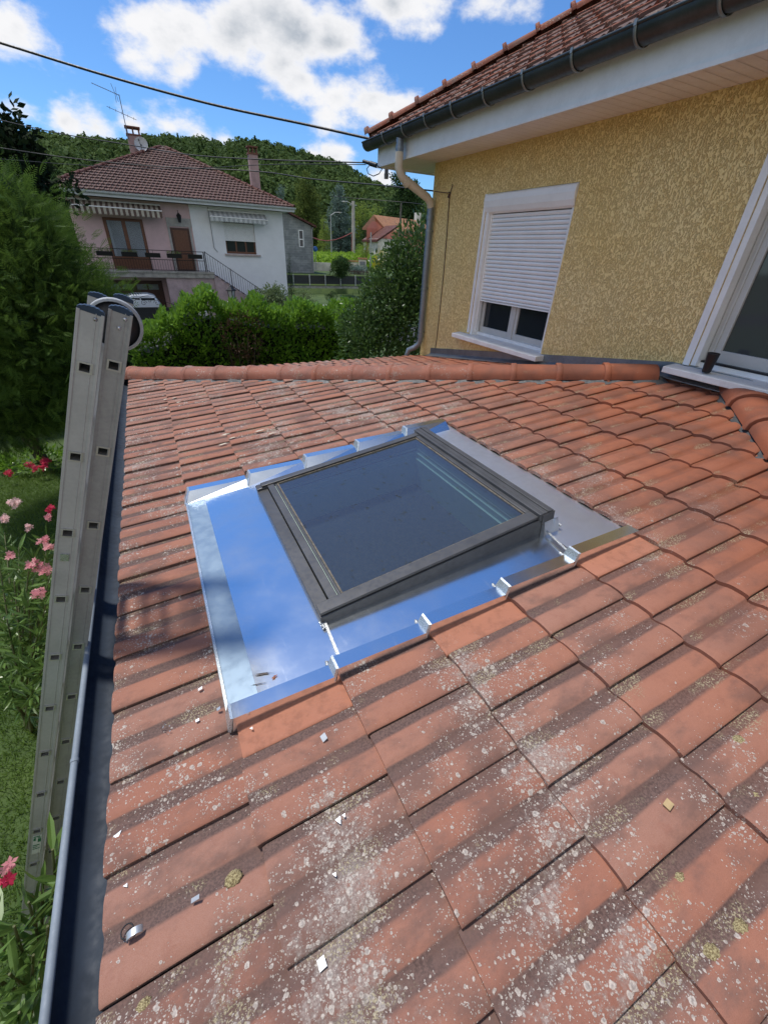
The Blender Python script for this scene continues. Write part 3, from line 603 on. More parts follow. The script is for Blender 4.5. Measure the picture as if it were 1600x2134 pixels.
# lead strip under the hip tiles
LEAD = M('lead_sheet', (.10, .105, .11), .6, .3, .2, 9, bump=.5, bsc=30, bd=.01)
ls = MB()
for (Hf, sg_, n_) in ((H1, -1, 60), (H2, 1, 60)):
    row = []
    for i in range(n_+1):
        u = -.0+4.12*i/n_; v = Hf(u)
        row.append([L(u, v+sg_*o_, h_ + .006*math.sin(i*2.3+o_*30)*(1 if o_ > .12 else 0)) for o_, h_ in ((-.05, .03), (.10, .02), (.175+.012*math.sin(i*1.3), -.004), (.205+.014*math.sin(i*1.3), -.018))])
    vs = [p for r_ in row for p in r_]; ls.add(vs, [(i*4+j, i*4+j+1, (i+1)*4+j+1, (i+1)*4+j) for i in range(n_) for j in range(3)], True)
ls.build('lead_strip', LEAD, lroof, fix=False)
# zinc upstand along the house wall
zb = MB(); ZW = lambda y: (math.tan(SL)*WX if 0 else 0)
def zat(y):
    if y > H1(4.22): return kf*(5.345-y)
    if y < H2(4.22): return kn*(y+2.757)
    return math.sin(SL)*4.22
for ya, yb in ((5.40, 3.6), (3.6, H1(4.22)), (H1(4.22), H2(4.22)), (H2(4.22), .3), (.3, -1.0), (-1.0, -2.7)):
    za, zb_ = zat(ya), zat(yb); zb.hexa([(WX-.012, ya, za-.05), (WX-.002, ya, za-.05), (WX-.002, yb, zb_-.05), (WX-.012, yb, zb_-.05), (WX-.012, ya, za+.115), (WX-.002, ya, za+.115), (WX-.002, yb, zb_+.115), (WX-.012, yb, zb_+.115)])
    zb.hexa([(WX-.10, ya, za+.0), (WX-.012, ya, za+.03), (WX-.012, yb, zb_+.03), (WX-.10, yb, zb_+.0), (WX-.10, ya, za+.006), (WX-.012, ya, za+.036), (WX-.012, yb, zb_+.036), (WX-.10, yb, zb_+.006)])
zb.build('wall_flashing', ZINC, lroof)
# eave gutter
m, e = gutter_mesh((-.042, -3.3, -.055), (-.042, 5.5, -.055), .066, .003); mm = m.build('eave_gutter', GUTIN, HOUSE, fix=False)
eb = MB(); eb.tube([(-.108, -3.3, -.045), (-.108, 5.5, -.045)], .0105, 10); eb.build('gutter_bead', M('bead_zinc', (.23, .27, .31), .65, .0, .08, 6), mm)
for y in (.62, 2.6): ej = MB(); ej.tube([(-.108, y, -.045), (-.108, y+.012, -.045)], .0125, 10); ej.build('gutter_joint', MATS['bead_zinc'], mm)
ff_ = MB(); ff_.box((.02, -3.3, -.30), (.05, 5.45, -.075)); ff_.build('eave_board', WHITEW, lroof)
far_g, e = gutter_mesh((-.05, 5.56, -.055), (4.15, 5.56, -.055), .072, .003); far_g.build('far_gutter', GUTIN, lroof, fix=False)

# ------------------------------------------------ roof window with flashing
SKY = empty('roof_window'); SKY.parent = HOUSE
U0, U1, V0, V1 = .35, 2.19, .474, 2.052
fl = MB()
hs = lambda u: .000 - .026*(u-U0)/(U1-U0)
def sheet(mb, u0, u1, v0, v1, nu=2, dh=0.):
    for i in range(nu):
        a, b = u0+(u1-u0)*i/nu, u0+(u1-u0)*(i+1)/nu
        mb.hexa([P_(a, v0, hs(a)-.004+dh), P_(b, v0, hs(b)-.004+dh), P_(b, v1, hs(b)-.004+dh), P_(a, v1, hs(a)-.004+dh), P_(a, v0, hs(a)+dh), P_(b, v0, hs(b)+dh), P_(b, v1, hs(b)+dh), P_(a, v1, hs(a)+dh)])
SU0, SU1, SV0, SV1 = .745, 1.915, .715, 1.862
for r_ in ((U0, SU0+.02, V0, V1), (SU0+.02, SU1-.02, V0, SV0+.02), (SU0+.02, SU1-.02, SV1-.02, V1)): sheet(fl, *r_)
flash = fl.build('flashing', SHEET, SKY)
f2 = MB(); sheet(f2, SU1-.02, U1+.06, V0, V1); f2.build('upper_flashing', SHEETD, SKY)
f3 = MB(); sheet(f3, U0+.004, U0+.105, V0+.05, V1-.06, dh=.0015); f3.build('flashing_band', SHEET2, SKY)
f4 = MB(); f4.hexa([P_(U0-.010, V0, -.024), P_(U0+.004, V0, -.024), P_(U0+.004, V1, -.024), P_(U0-.010, V1, -.024), P_(U0-.002, V0, .006), P_(U0+.008, V0, .006), P_(U0+.008, V1, .006), P_(U0-.002, V1, .006)]); f4.build('folded_edge', SHEET3, SKY)
# stepped side covers over each tile course (near and far)
for k in range(1, 6):
    v0, v1, hh0, inset = V0-.012, V0+.060, .044, .012
    a = ucs[k]-(.02 if k > 1 else .01); b = ucs[k+1]-.02 if k < 5 else U1+.03; ha, hb_ = hh0, .010; m = MB(); e_ = MB()
    m.hexa([P_(a, v0, -.02), P_(b, v0, -.02), P_(b, v1, -.02), P_(a, v1, -.02), P_(a+.02, v0+.003, ha), P_(b, v0+.003, hb_), P_(b, v1-inset, hb_-.002), P_(a+.02, v1-inset, ha-.002)])
    e_.hexa([P_(a-.012, v0+.004, -.012), P_(a-.003, v0-.001, -.012), P_(a-.003, v1+.004, -.012), P_(a-.012, v1-.006, -.012), P_(a+.011, v0+.006, ha+.001), P_(a+.020, v0+.001, ha+.003), P_(a+.020, v1-inset+.003, ha+.003), P_(a+.011, v1-inset, ha+.001)])
    m.build('step_flashing', SHEET, SKY); e_.build('step_end', SHEET3, SKY)
    # far side: leaning folded plates
    a = ucs[k]-.01; b = ucs[k+1]-.01 if k < 5 else U1+.0; m = MB(); e_ = MB()
    m.hexa([P_(a, V1-.09, hs(a)), P_(b, V1-.09, hs(b)), P_(b, V1, -.02), P_(a, V1, -.02), P_(a+.035, V1-.035, .05), P_(b, V1-.035, .022), P_(b, V1+.02, .022), P_(a+.035, V1+.02, .05)])
    e_.hexa([P_(a-.012, V1-.085, hs(a)+.001), P_(a-.004, V1-.09, hs(a)+.001), P_(a-.004, V1+.002, -.01), P_(a-.012, V1, -.01), P_(a+.026, V1-.03, .05), P_(a+.036, V1-.036, .053), P_(a+.036, V1+.02, .053), P_(a+.026, V1+.02, .05)])
    m.build('side_flashing', SHEET, SKY); e_.build('side_step_end', SHEET3, SKY)
SOLD = M('solder', (.62, .64, .64), .45, .8, .15, 60, bump=.6, bsc=200)
for q in ((L(SU0+.015, SV0+.005, .004), L(SU0+.005, V0+.06, .004), .010, .004), (L(SU1-.03, SV0, .0), L(SU1-.06, V0+.06, .0), .009, .004), (L(SU1+.05, SV0-.03, .0), L(SU1+.05, V1-.08, 0), .008, .012)):
    sj_ = MB(); sj_.bar(*q, ROOF[3]); sj_.build('solder_seam', SOLD, SKY)
for (u, v) in [(SU0+.005, SV0+.0)]+[(ucs[k]-.024, V0+.045) for k in (2, 3, 4, 5)]:
    sd_ = MB(); vs = []; n = 22
    for i in range(n):
        for j, (dx, hh_) in enumerate(((-.006, -.003), (-.003, .004), (.003, .004), (.007, -.002))): vs.append(L(u+dx+RNG.normal(0, .0015), v-.03+.06*i/n, hh_+RNG.normal(0, .0012)))
    sd_.add(vs, [(4*i+j, 4*i+j+1, 4*i+j+5, 4*i+j+4) for i in range(n-1) for j in range(3)], True); sd_.build('solder_bead', SOLD, SKY, fix=False)
FRM = M('grey_brown_cladding', (.10, .10, .102), .42, .35, .12, 6, bump=.04, bsc=40)
fm = MB(); hL, hR = .052, .085; hh = lambda u: hL+(hR-hL)*(u-SU0)/(SU1-SU0)
def fbar(mb, u0, u1, v0, v1, dlo=None, dhi=0., lo=-.03):
    mb.hexa([P_(u0, v0, lo if dlo is None else hh(u0)+dlo), P_(u1, v0, lo if dlo is None else hh(u1)+dlo), P_(u1, v1, lo if dlo is None else hh(u1)+dlo), P_(u0, v1, lo if dlo is None else hh(u0)+dlo), P_(u0, v0, hh(u0)+dhi), P_(u1, v0, hh(u1)+dhi), P_(u1, v1, hh(u1)+dhi), P_(u0, v1, hh(u0)+dhi)])
fw = .055
fbar(fm, SU0, SU1-.05, SV0, SV0+fw, dhi=-.02); fbar(fm, SU0, SU1-.05, SV1-fw, SV1, dhi=-.008); fbar(fm, SU0, SU0+.06, SV0+fw, SV1-fw, dhi=-.022); fbar(fm, SU1-.05, SU1, SV0, SV1, dhi=-.012)
fm.build('frame', FRM, SKY, bevel=.003)
fs_ = MB()
fbar(fs_, SU0+.005, SU1-.06, SV0+.004, SV0+.060, -.014, .0); fbar(fs_, SU0+.03, SU1-.06, SV1-.052, SV1-.010, -.006, .004); fbar(fs_, SU0+.062, SU0+.100, SV0+.060, SV1-.052, -.02, -.004); fbar(fs_, SU0+.105, SU0+.118, SV0+.060, SV1-.052, -.02, -.010)
fbar(fs_, SU1-.098, SU1-.062, SV0+.06, SV1-.052, -.02, .0); fs_.build('sash', FRM, SKY, bevel=.0025)
gk = MB()
for a in ((SU0+.1185, SU1-.0985, SV0+.0605, SV0+.068), (SU0+.1185, SU1-.0985, SV1-.0595, SV1-.0525), (SU0+.1185, SU0+.126, SV0+.0685, SV1-.060), (SU1-.106, SU1-.0985, SV0+.0685, SV1-.060)): fbar(gk, *a, -.012, -.0075)
gk.build('glazing_seal', M('dusty_seal', (.20, .17, .13), .8, 0, .25, 40), SKY)
hdm = MB(); fbar(hdm, SU1-.075, SU1+.005, SV0-.008, SV1+.008, -.02, .018); fbar(hdm, SU1-.06, SU1+.012, SV0-.012, SV0-.0081, -.045, .012); fbar(hdm, SU1-.030, SU1-.022, SV0-.008, SV1+.008, .0181, .024); fbar(hdm, SU1-.055, SU1-.049, SV0-.008, SV1+.008, .0181, .021)
hdm.build('hood', FRM, SKY, bevel=.003)
ek = MB(); ek.hexa([P_(SU1-.05, SV0-.03, -.03), P_(SU1+.045, SV0-.03, -.03), P_(SU1+.045, SV0-.002, -.03), P_(SU1-.05, SV0-.002, -.03), P_(SU1-.045, SV0-.014, .05), P_(SU1+.04, SV0-.012, .05), P_(SU1+.04, SV0-.002, .05), P_(SU1-.045, SV0-.002, .05)]); ek.build('corner_upstand', SHEETD, SKY)
eu = MB(); eu.hexa([P_(SU1+.012, SV0-.02, -.03), P_(SU1+.04, SV0-.02, -.03), P_(SU1+.04, SV1+.02, -.03), P_(SU1+.012, SV1+.02, -.03), P_(SU1+.012, SV0-.02, .055), P_(SU1+.018, SV0-.02, .055), P_(SU1+.018, SV1+.02, .055), P_(SU1+.012, SV1+.02, .055)]); eu.build('head_upstand', SHEETD, SKY)
# glass + shaft below
gm = bpy.data.materials.new('roof_glass'); t = NT(gm); MATS['roof_glass'] = gm
tr = t.n('ShaderNodeBsdfTransparent'); tr.inputs[0].default_value = (.45, .56, .57, 1); gs = t.n('ShaderNodeBsdfGlossy'); gs.inputs['Color'].default_value = (.75, .85, 1, 1)
drops = t.ramp(t.noise(30, 4, .7, t.rot(t.tc, (0, 0, .4), (1, .55, 1))), .60, .66); t.put(gs.inputs['Roughness'], t.m('ADD', t.m('MULTIPLY', t.noise(6, 4), .05), t.m('MULTIPLY', drops, .12)))
lw = t.n('ShaderNodeFresnel'); lw.inputs[0].default_value = 1.55; fx = t.m('MULTIPLY', t.m('ADD', t.m('MULTIPLY', lw.outputs[0], 1.6), .04), t.ramp(drops, 0, 1, 1, .4)); ms = t.n('ShaderNodeMixShader'); t.L.new(fx, ms.inputs[0]); t.L.new(tr.outputs[0], ms.inputs[1]); t.L.new(gs.outputs[0], ms.inputs[2])
df = t.n('ShaderNodeBsdfDiffuse'); df.inputs[0].default_value = (.40, .42, .38, 1); ms2 = t.n('ShaderNodeMixShader'); t.put(ms2.inputs[0], t.ramp(t.noise(90, 4, .7), .35, .8, .065, .10)); t.L.new(ms.outputs[0], ms2.inputs[1]); t.L.new(df.outputs[0], ms2.inputs[2]); t.L.new(ms2.outputs[0], t.out.inputs[0])
gp = MB(); a_, b_, c_, d_ = SU0+.1186, SU1-.0986, SV0+.0606, SV1-.0526
gp.add([P_(a_, c_, hh(a_)-.011), P_(b_, c_, hh(b_)-.011), P_(b_, d_, hh(b_)-.011), P_(a_, d_, hh(a_)-.011)], [(0, 1, 2, 3)]); gp.build('pane', gm, SKY, fix=False)
sf = MB(); RV = M('reveal_lining', (.45, .58, .55), .6, 0, .05, 4)
def ringbox(mb, ins, h0, h1, th=.02):
    a, b, c, d = a_+ins, b_-ins, c_+ins, d_-ins
    for q in ((a-th, b+th, c-th, c), (a-th, b+th, d, d+th), (a-th, a, c, d), (b, b+th, c, d)):
        mb.hexa([P_(q[0], q[2], h0), P_(q[1], q[2], h0), P_(q[1], q[3], h0), P_(q[0], q[3], h0), P_(q[0], q[2], h1), P_(q[1], q[2], h1), P_(q[1], q[3], h1), P_(q[0], q[3], h1)])
ringbox(sf, .0, -.02, .034); ringbox(sf, .018, -.055, -.021, .04); ringbox(sf, .03, -.26, -.056, .06); sf.build('reveal', RV, SKY)
bt = MB(); bt.hexa([P_(a_-.05, c_-.05, -.30), P_(b_+.05, c_-.05, -.30), P_(b_+.05, d_+.05, -.30), P_(a_-.05, d_+.05, -.30), P_(a_-.05, c_-.05, -.262), P_(b_+.05, c_-.05, -.262), P_(b_+.05, d_+.05, -.262), P_(a_-.05, d_+.05, -.262)])
bt.build('blind', M('navy_blind', (.022, .028, .045), .7, 0, .1, 4), SKY)
sp_ = MB(); ringbox(sp_, .008, -.008, .004, .004); sp_.build('spacer_bar', M('spacer_aluminium', (.42, .50, .48), .4, .5, .05, 9), SKY)

def smear(px, py, ln, wd, mat_, name, par, h, ang=0., n=14):
    d = ray(px, py); t0 = ((ROOF[3]*h-CAM)@ROOF[3])/(d@ROOF[3]); c = CAM+d*t0; m = MB(); vs = [c+ROOF[3]*.001]
    for i in range(n): a = 2*math.pi*i/n; r_ = 1+.45*math.sin(i*2.7+px)+.2*math.sin(i*5.1); x, y = ln*math.cos(a)*r_, wd*math.sin(a)*r_; vs.append(c+ROOF[1]*(x*math.cos(ang)-y*math.sin(ang))+ROOF[2]*(x*math.sin(ang)+y*math.cos(ang)))
    m.add(vs, [(0, i+1, (i+1) % n+1) for i in range(n)], False); m.build(name, mat_, par, fix=False)
RUST = M('rust_scuff', (.36, .12, .05), .7, 0, .2, 60); SCUFF = M('dark_scuff', (.10, .08, .07), .6, .2, .3, 80)
smear(548, 1404, .034, .004, SCUFF, 'dirt_scuff', SKY, .0022, -.35); smear(572, 1410, .012, .004, RUST, 'rust_scuff', SKY, .0026, .3); smear(540, 1425, .028, .0016, SCUFF, 'dirt_scuff', SKY, .0022, -.3); smear(450, 1020, .05, .003, SCUFF, 'dirt_scuff', SKY, .0022, -.2); smear(432, 1030, .03, .008, SCUFF, 'dirt_scuff', SKY, .0022, -.2)
MORT = M('cream_mortar', (.62, .54, .42), .9, 0, .1, 60)
for px, py, ln, wd in ((542, 897, .045, .010), (566, 903, .03, .009), (470, 905, .035, .011), (485, 912, .03, .008), (466, 925, .04, .010), (345, 832, .02, .012), (364, 829, .022, .010), (372, 838, .02, .010), (346, 850, .014, .010)): smear(px, py, ln, wd, MORT, 'mortar_smear', lroof, .004, .0)
# cables and fittings on the house (separate things)
t_ = MB(); pts = [at(937, 402, 'x', WX-.012)] + [at(x, y, 'x', WX-.006) for x, y in ((934, 440), (930, 500), (924, 570), (917, 640), (909, 710), (905, 738))]; t_.tube(pts, .006, 6)
t_.tube([at(905, 399, 'x', WX-.08), at(932, 402, 'x', WX-.02), at(938, 401, 'x', WX-.012)], .006, 6); t_.tube([at(937, 405, 'x', WX-.02), at(943, 385, 'x', WX-.06)], .007, 6); t_.tube([at(936, 405, 'x', WX-.02), at(934, 412, 'x', WX-.02)], .016, 8)
o = t_.build('wall_cable', M('rusty_cable', (.10, .055, .045), .7, 0, .2, 20)); tag(o, 'thin rusty cable running down the yellow wall beside the downpipe', 'cable')
pt = empty('ceiling_camera', at(805, 362, 'x', 3.9)); c0 = np.array(pt.location)
q = MB(); q.tube([c0+[0, 0, .05], c0+[0, 0, .0]], .028, 12); q.tube([c0+[0, 0, 0], c0+[0, 0, -.06]], [.034, .03], 12); pbuild(q, 'body', M('grey_casing', (.18, .18, .19), .4, .3, .1, 9), pt)
q = MB(); q.tube([c0+[0, 0, .05], (c0[0], c0[1], 2.384)], .008, 8); pbuild(q, 'stem', BLACK, pt)
tag(pt, 'small grey lamp-like camera hanging under the far corner of the white soffit', 'camera')
q = MB(); q.lathe((4.10, 1.40, .662), [(0, 0), (.026, 0), (.030, .01), (.040, .135), (.042, .14), (.038, .142), (.034, .12), (0, .11)], 20); o = q.build('plastic_cup', BLACK); tag(o, 'small black tapered cup standing on the white patio sill', 'cup')

# ================================================================== LADDER
ta = R(20.9); a_dn = np.array([-math.sin(ta), 0, -math.cos(ta)]); e_ac = np.array([math.cos(ta), 0, -math.sin(ta)]); yv = np.array([0, 1., 0])
LAD = empty('extension_ladder', (-1.25, 1.3, -2.75)); tag(LAD, 'aluminium two-section ladder leaning against the left eave gutter', 'ladder')
def section(h0, yn, yf, wd, toph, nr, nm_, mat_):
    h0 = np.array(h0, float); th = .026; hw, hl = .0155, .0135
    for yy, side in ((yn, 1), (yf, -1)):
        m = MB(); y_a, y_b = (yy, yy+th)
        def seg(s0, s1, c0, c1):
            p = lambda s, c, y: h0 + a_dn*s + e_ac*c + yv*(y)
            m.hexa([p(s0, c0, y_a), p(s0, c1, y_a), p(s0, c1, y_b), p(s0, c0, y_b), p(s1, c0, y_a), p(s1, c1, y_a), p(s1, c1, y_b), p(s1, c0, y_b)])
        prev = -toph
        for k in range(nr):
            c = k*.28; seg(prev, c-hl, -wd/2, wd/2); seg(c-hl, c+hl, -wd/2, -hw); seg(c-hl, c+hl, hw, wd/2); prev = c+hl
        seg(prev, prev+.12, -wd/2, wd/2)
        # raised edge beads along the stile
        for c in (-wd/2+.004, wd/2-.004): m.bar(h0+a_dn*(-toph)+e_ac*c+yv*(y_a-.0015 if side > 0 else y_b+.0015), h0+a_dn*(prev+.12)+e_ac*c+yv*(y_a-.0015 if side > 0 else y_b+.0015), .008, .003, (0, 1, 0))
        m.bar(h0+a_dn*(-toph)+e_ac*(wd*.2)+yv*(y_a-.0008 if side > 0 else y_b+.0008), h0+a_dn*(prev+.12)+e_ac*(wd*.2)+yv*(y_a-.0008 if side > 0 else y_b+.0008), .0025, .0016, (0, 1, 0))
        stl = pbuild(m, 'stile', mat_, LAD, bevel=.0012)
        cp = MB(); poly = []
        for i in range(13): c = -wd/2 + wd*i/12; poly.append(h0 + a_dn*(-toph-.004-.010*math.sin(math.pi*i/12)**.7-(.0015 if i % 2 else 0)) + e_ac*c + yv*(y_a-.001))
        poly += [h0+a_dn*(-toph+.004)+e_ac*(wd/2)+yv*(y_a-.001), h0+a_dn*(-toph+.002)+e_ac*(-wd/2)+yv*(y_a-.001)]
        cp.prism(poly, (0, th+.002, 0)); c_o = cp.build('end_cap', M('dark_blue_plastic', (.012, .035, .075), .5, 0, .1, 30), stl)
        if side > 0:
            rv_ = MB(); 
            for cc_, s_ in ((.012, -toph+.016), (-.0, -toph+.045) if wd < .062 else (.012, -toph+.016)): rv_.lathe(h0+a_dn*s_+e_ac*cc_+yv*(y_a), [(0, -.004), (.004, -.003), (.006, 0), (.006, .001)], 10, (0, 1, 0))
            rv_.build('rivet', M('bright_rivet', (.7, .7, .7), .3, .9, .05, 9), stl)
    for k in range(nr):
        m = MB(); c = h0 + a_dn*k*.28
        for (c0, c1, s0, s1) in ((-hw, hw, -hl, -hl+.002), (-hw, hw, hl-.002, hl), (-hw, -hw+.002, -hl+.002, hl-.002), (hw-.002, hw, -hl+.002, hl-.002)):
            p = lambda s, cc_, y: c + a_dn*s + e_ac*cc_ + yv*y
            m.hexa([p(s0, c0, yn-.004), p(s0, c1, yn-.004), p(s0, c1, yf+th+.004), p(s0, c0, yf+th+.004), p(s1, c0, yn-.004), p(s1, c1, yn-.004), p(s1, c1, yf+th+.004), p(s1, c0, yf+th+.004)])
        for (c0, c1, s0, s1) in ((-hw-.003, hw+.003, -hl-.003, -hl), (-hw-.003, hw+.003, hl, hl+.003), (-hw-.003, -hw, -hl, hl), (hw, hw+.003, -hl, hl)):
            m.hexa([p(s0, c0, yn-.003), p(s0, c1, yn-.003), p(s0, c1, yn), p(s0, c0, yn), p(s1, c0, yn-.003), p(s1, c1, yn-.003), p(s1, c1, yn), p(s1, c0, yn)])
        pbuild(m, 'rung', MATS['rung_aluminium'] if 'rung_aluminium' in MATS else M('rung_aluminium', (.58, .57, .55), .4, .7, .08, 12), LAD)
section((.195, 0, 1.027), 1.084, 1.45, .064, .155, 14, 'outer', ALU)
section((.2655, 0, 1.022), 1.112, 1.45, .060, .155, 13, 'inner', M('worn_aluminium', (.37, .37, .375), .52, .4, .08, 9))
whc = np.array([.292, 1.185, 1.122]); q = MB()
q.lathe(whc, [(.066, 0), (.073, 0), (.075, .004), (.075, .022), (.073, .026), (.066, .026), (.066, 0)], 40, (0, 1, 0)); pbuild(q, 'wall_wheel', M('grey_tyre', (.42, .44, .46), .6, 0, .1, 20), LAD)
q = MB(); q.lathe(whc, [(0, .003), (.02, .001), (.066, .006), (.066, .02), (0, .02)], 40, (0, 1, 0)); pbuild(q, 'wheel_hub', BLACK, LAD)
q = MB(); h0 = np.array([.195, 1.084, 1.027]); fr_ = (h0, e_ac, a_dn, np.array([0, -1., 0]))
q.fbox(fr_, (-.013, 8.14*.28, .0005), (.020, 8.14*.28+.15, .0015)); pbuild(q, 'sticker', M('sticker_paper', (.62, .66, .62), .5, 0, .05, 20), LAD)
q = MB()
for (c0, s0, c1, s1) in ((-.011, .004, .012, .012), (-.011, .016, -.002, .040), (.004, .016, .018, .022), (.006, .026, .018, .055), (-.011, .075, .014, .082), (-.011, .090, .006, .096), (-.011, .104, .016, .110)): q.fbox(fr_, (c0, 8.14*.28+s0, .0016), (c1, 8.14*.28+s1, .0021))
pbuild(q, 'sticker_print', M('green_print', (.02, .16, .08), .5, 0, .05, 20), LAD)
q = MB(); q.fbox(fr_, (-.014, .84-.195+.0, .001), (.010, .84-.195+.028, .004)) ; pbuild(q, 'rating_plate', M('grey_plate', (.55, .58, .6), .3, .8, .1, 30), LAD)

# ================================================================== NEIGHBOUR HOUSE (pink and white)
PK = M('pink_render', (.64, .46, .47), .85, 0, .05, 2, bump=.1, bsc=30); WH = M('white_render', (.80, .82, .86), .85, 0, .03, 2, bump=.1, bsc=30)
CONC = M('old_concrete', (.42, .40, .37), .9, 0, .2, 3, col2=(.22, .21, .20)); IRON = M('black_iron', (.015, .016, .02), .5, .3, .05, 5)
BRN = M('brown_wood', (.16, .065, .035), .5, 0, .12, 12); DBR = M('dark_brown_wood', (.075, .03, .022), .5, 0, .12, 12); WGUT = M('pale_gutter', (.62, .66, .70), .45, .1, .05, 3)
NB = empty('pink_house', (3, 29.3, -2.4)); tag(NB, 'pink and white neighbour house with brown pyramid roof and balcony stairs', 'house')
FY = 29.3
m = MB(); m.box((-2.2, FY, -2.7), (3.38, 39.8, 3.15)); pbuild(m, 'pink_wall', PK, NB)
m = MB()
for a, b in (((3.38, FY-.05, -2.7), (5.06, 39.8, 3.15)), ((6.78, FY-.05, -2.7), (8.5, 39.8, 3.15)), ((5.06, FY-.05, -2.7), (6.78, 39.8, .95)), ((5.06, FY-.05, 2.47), (6.78, 39.8, 3.15)), ((5.06, FY+.22, .95), (6.78, 39.8, 2.47))): m.box(a, b)
pbuild(m, 'white_wall', WH, NB)
E0, E1, EYa, EYb, EZ = -2.98, 9.05, 28.55, 40.6, 3.36; PKX, PKY, PKZ = 3.05, 34.7, 6.2
m = MB(); m.add([(E0, EYa, EZ), (E1, EYa, EZ), (E1, EYb, EZ), (E0, EYb, EZ), (PKX, PKY, PKZ), (PKX, PKY+.3, PKZ)], [(0, 1, 4), (1, 2, 5, 4), (2, 3, 5), (3, 0, 4, 5), (0, 3, 2, 1)])
m.box((E0+.03, EYa+.03, EZ-.17), (E1-.03, EYb-.03, EZ-.004)); nroof = pbuild(m, 'roof', M('eave_cream', (.55, .48, .40), .7, 0, .08, 3), NB)
def roof_face(name, p0, p1, apex, gauge, w, mat, parent, prof=prof_mech, amp=.05, lift=.05, mode='tri', ridge=0):
    p0, p1, apex = [np.array(q, float) for q in (p0, p1, apex)]; Vd = (p1-p0)/np.linalg.norm(p1-p0); a = apex-p0; Ud = a - Vd*(a@Vd); Lu = np.linalg.norm(Ud); Ud /= Lu; Nn = np.cross(Ud, Vd)
    if Nn[2] < 0: Vd = -Vd; p0, p1 = p1, p0; Nn = np.cross(Ud, Vd)
    ln = np.linalg.norm(p1-p0); n = int(Lu/gauge)+1; cl = []
    for q, qq in ((p0, 1), (p1, -1)):
        top = apex if not ridge else (apex + Vd*(-ridge/2*qq*1))
        e = top-q; no = np.cross(e, Nn); mid = (p0+p1)/2+Ud*.5
        if no@(mid-q) > 0: no = -no
        cl.append((Vector(q), Vector(no)))
    return tile_field(name, (p0, Ud, Vd, Nn), [gauge*i for i in range(n+1)], w, (-.2, ln+.2), mat, parent, prof, amp, lift, .03, 8, 0.01, clips=cl, cheap=True, jit=.004)
off = tuple(-x for x in NB.location)
for nm_, a, b in (('roof_tiles', (E0, EYa, EZ), (E1, EYa, EZ)), ('roof_tiles', (E1, EYa, EZ), (E1, EYb, EZ)), ('roof_tiles', (E0, EYb, EZ), (E0, EYa, EZ))):
    o = roof_face(nm_, a, b, (PKX, PKY, PKZ), .33, .21, FART, nroof)
for a in ((E0, EYa, EZ), (E1, EYa, EZ)):
    a = np.array(a); b = np.array([PKX, PKY, PKZ]); d = (b-a)/np.linalg.norm(b-a)
    for i in range(int(np.linalg.norm(b-a)/.40)):
        o = arch_cap(a+d*.4*i+[0, 0, .03], d, (0, 0, 1), .42, .24, .09, .02, .06, n=6).build('hip_tile', FART, nroof); setcol(o)
gm_, e = gutter_mesh((E0-.05, EYa-.08, EZ-.02), (E1+.05, EYa-.08, EZ-.02), .085, .004, 8); pbuild(gm_, 'gutter', WGUT, NB, fix=False)
m = MB(); m.box((E0, EYa, EZ-.22), (E1, EYa+.03, EZ-.02)); pbuild(m, 'fascia', WGUT, NB)
m = MB(); m.tube([(4.36, FY-.08, 3.1), (4.38, FY-.08, 1.2), (4.55, FY-.08, 1.0)], .018, 6); pbuild(m, 'wall_cable', M('grey_cable', (.3, .3, .32), .6), NB)
# balcony
m = MB(); m.box((-2.9, 28.0, -.27), (4.0, FY-.001, .0)); m.box((-2.95, 27.95, -.05), (4.0, 27.999, .04)); bal = pbuild(m, 'balcony', CONC, NB)
m = MB()
for z in (.97, .55, .07): m.box((-2.9, 28.0, z+.0), (3.62, 28.035, z+.03))
k = 0; x = -2.9
while x < 3.62: m.box((x, 28.01, .1), (x+.014, 28.024, .55 if k % 8 else .97)); x += .125; k += 1
for xx in (-2.9, .9, 2.0, 3.58): m.box((xx, 27.995, .0), (xx+.04, 28.04, 1.0))
pbuild(m, 'railing', IRON, bal)
stx0, stx1, sz0, sz1 = 3.66, 7.2, 1.0, -1.25
m = MB(); slp = (sz1-sz0)/(stx1-stx0)
for dz in (0, -.85): m.bar((stx0, 28.02, sz0+dz), (stx1, 28.02, sz1+dz), .03, .03, (0, 1, 0))
x = stx0
while x < stx1: z = sz0+slp*(x-stx0); m.box((x, 28.01, z-.85), (x+.014, 28.024, z)); x += .125
for xx in (stx0, 4.9, 6.2): z = sz0+slp*(xx-stx0); m.box((xx, 27.995, z-1.0), (xx+.04, 28.04, z+.02))
m.box((stx0-.06, 27.99, .0), (stx0-.03, 28.03, 1.0)); pbuild(m, 'stair_railing', IRON, NB)
m = MB(); ns = 14
for i in range(ns): x0 = 3.98+i*.26; z = -.02-.17*(i+1); m.box((x0, 28.05, -2.7), (x0+.259, FY-.051, z)); m.box((x0-.03, 28.03, z+.001), (x0+.262, FY-.052, z+.035))
pbuild(m, 'stairs', M('pink_stair_wall', (.50, .38, .40), .85, 0, .12, 3, col2=(.36, .28, .29)), NB)
m = MB(); m.box((1.5, 28.1, -2.7), (3.97, FY-.001, -.271)); pbuild(m, 'pier', MATS['pink_stair_wall'], NB)
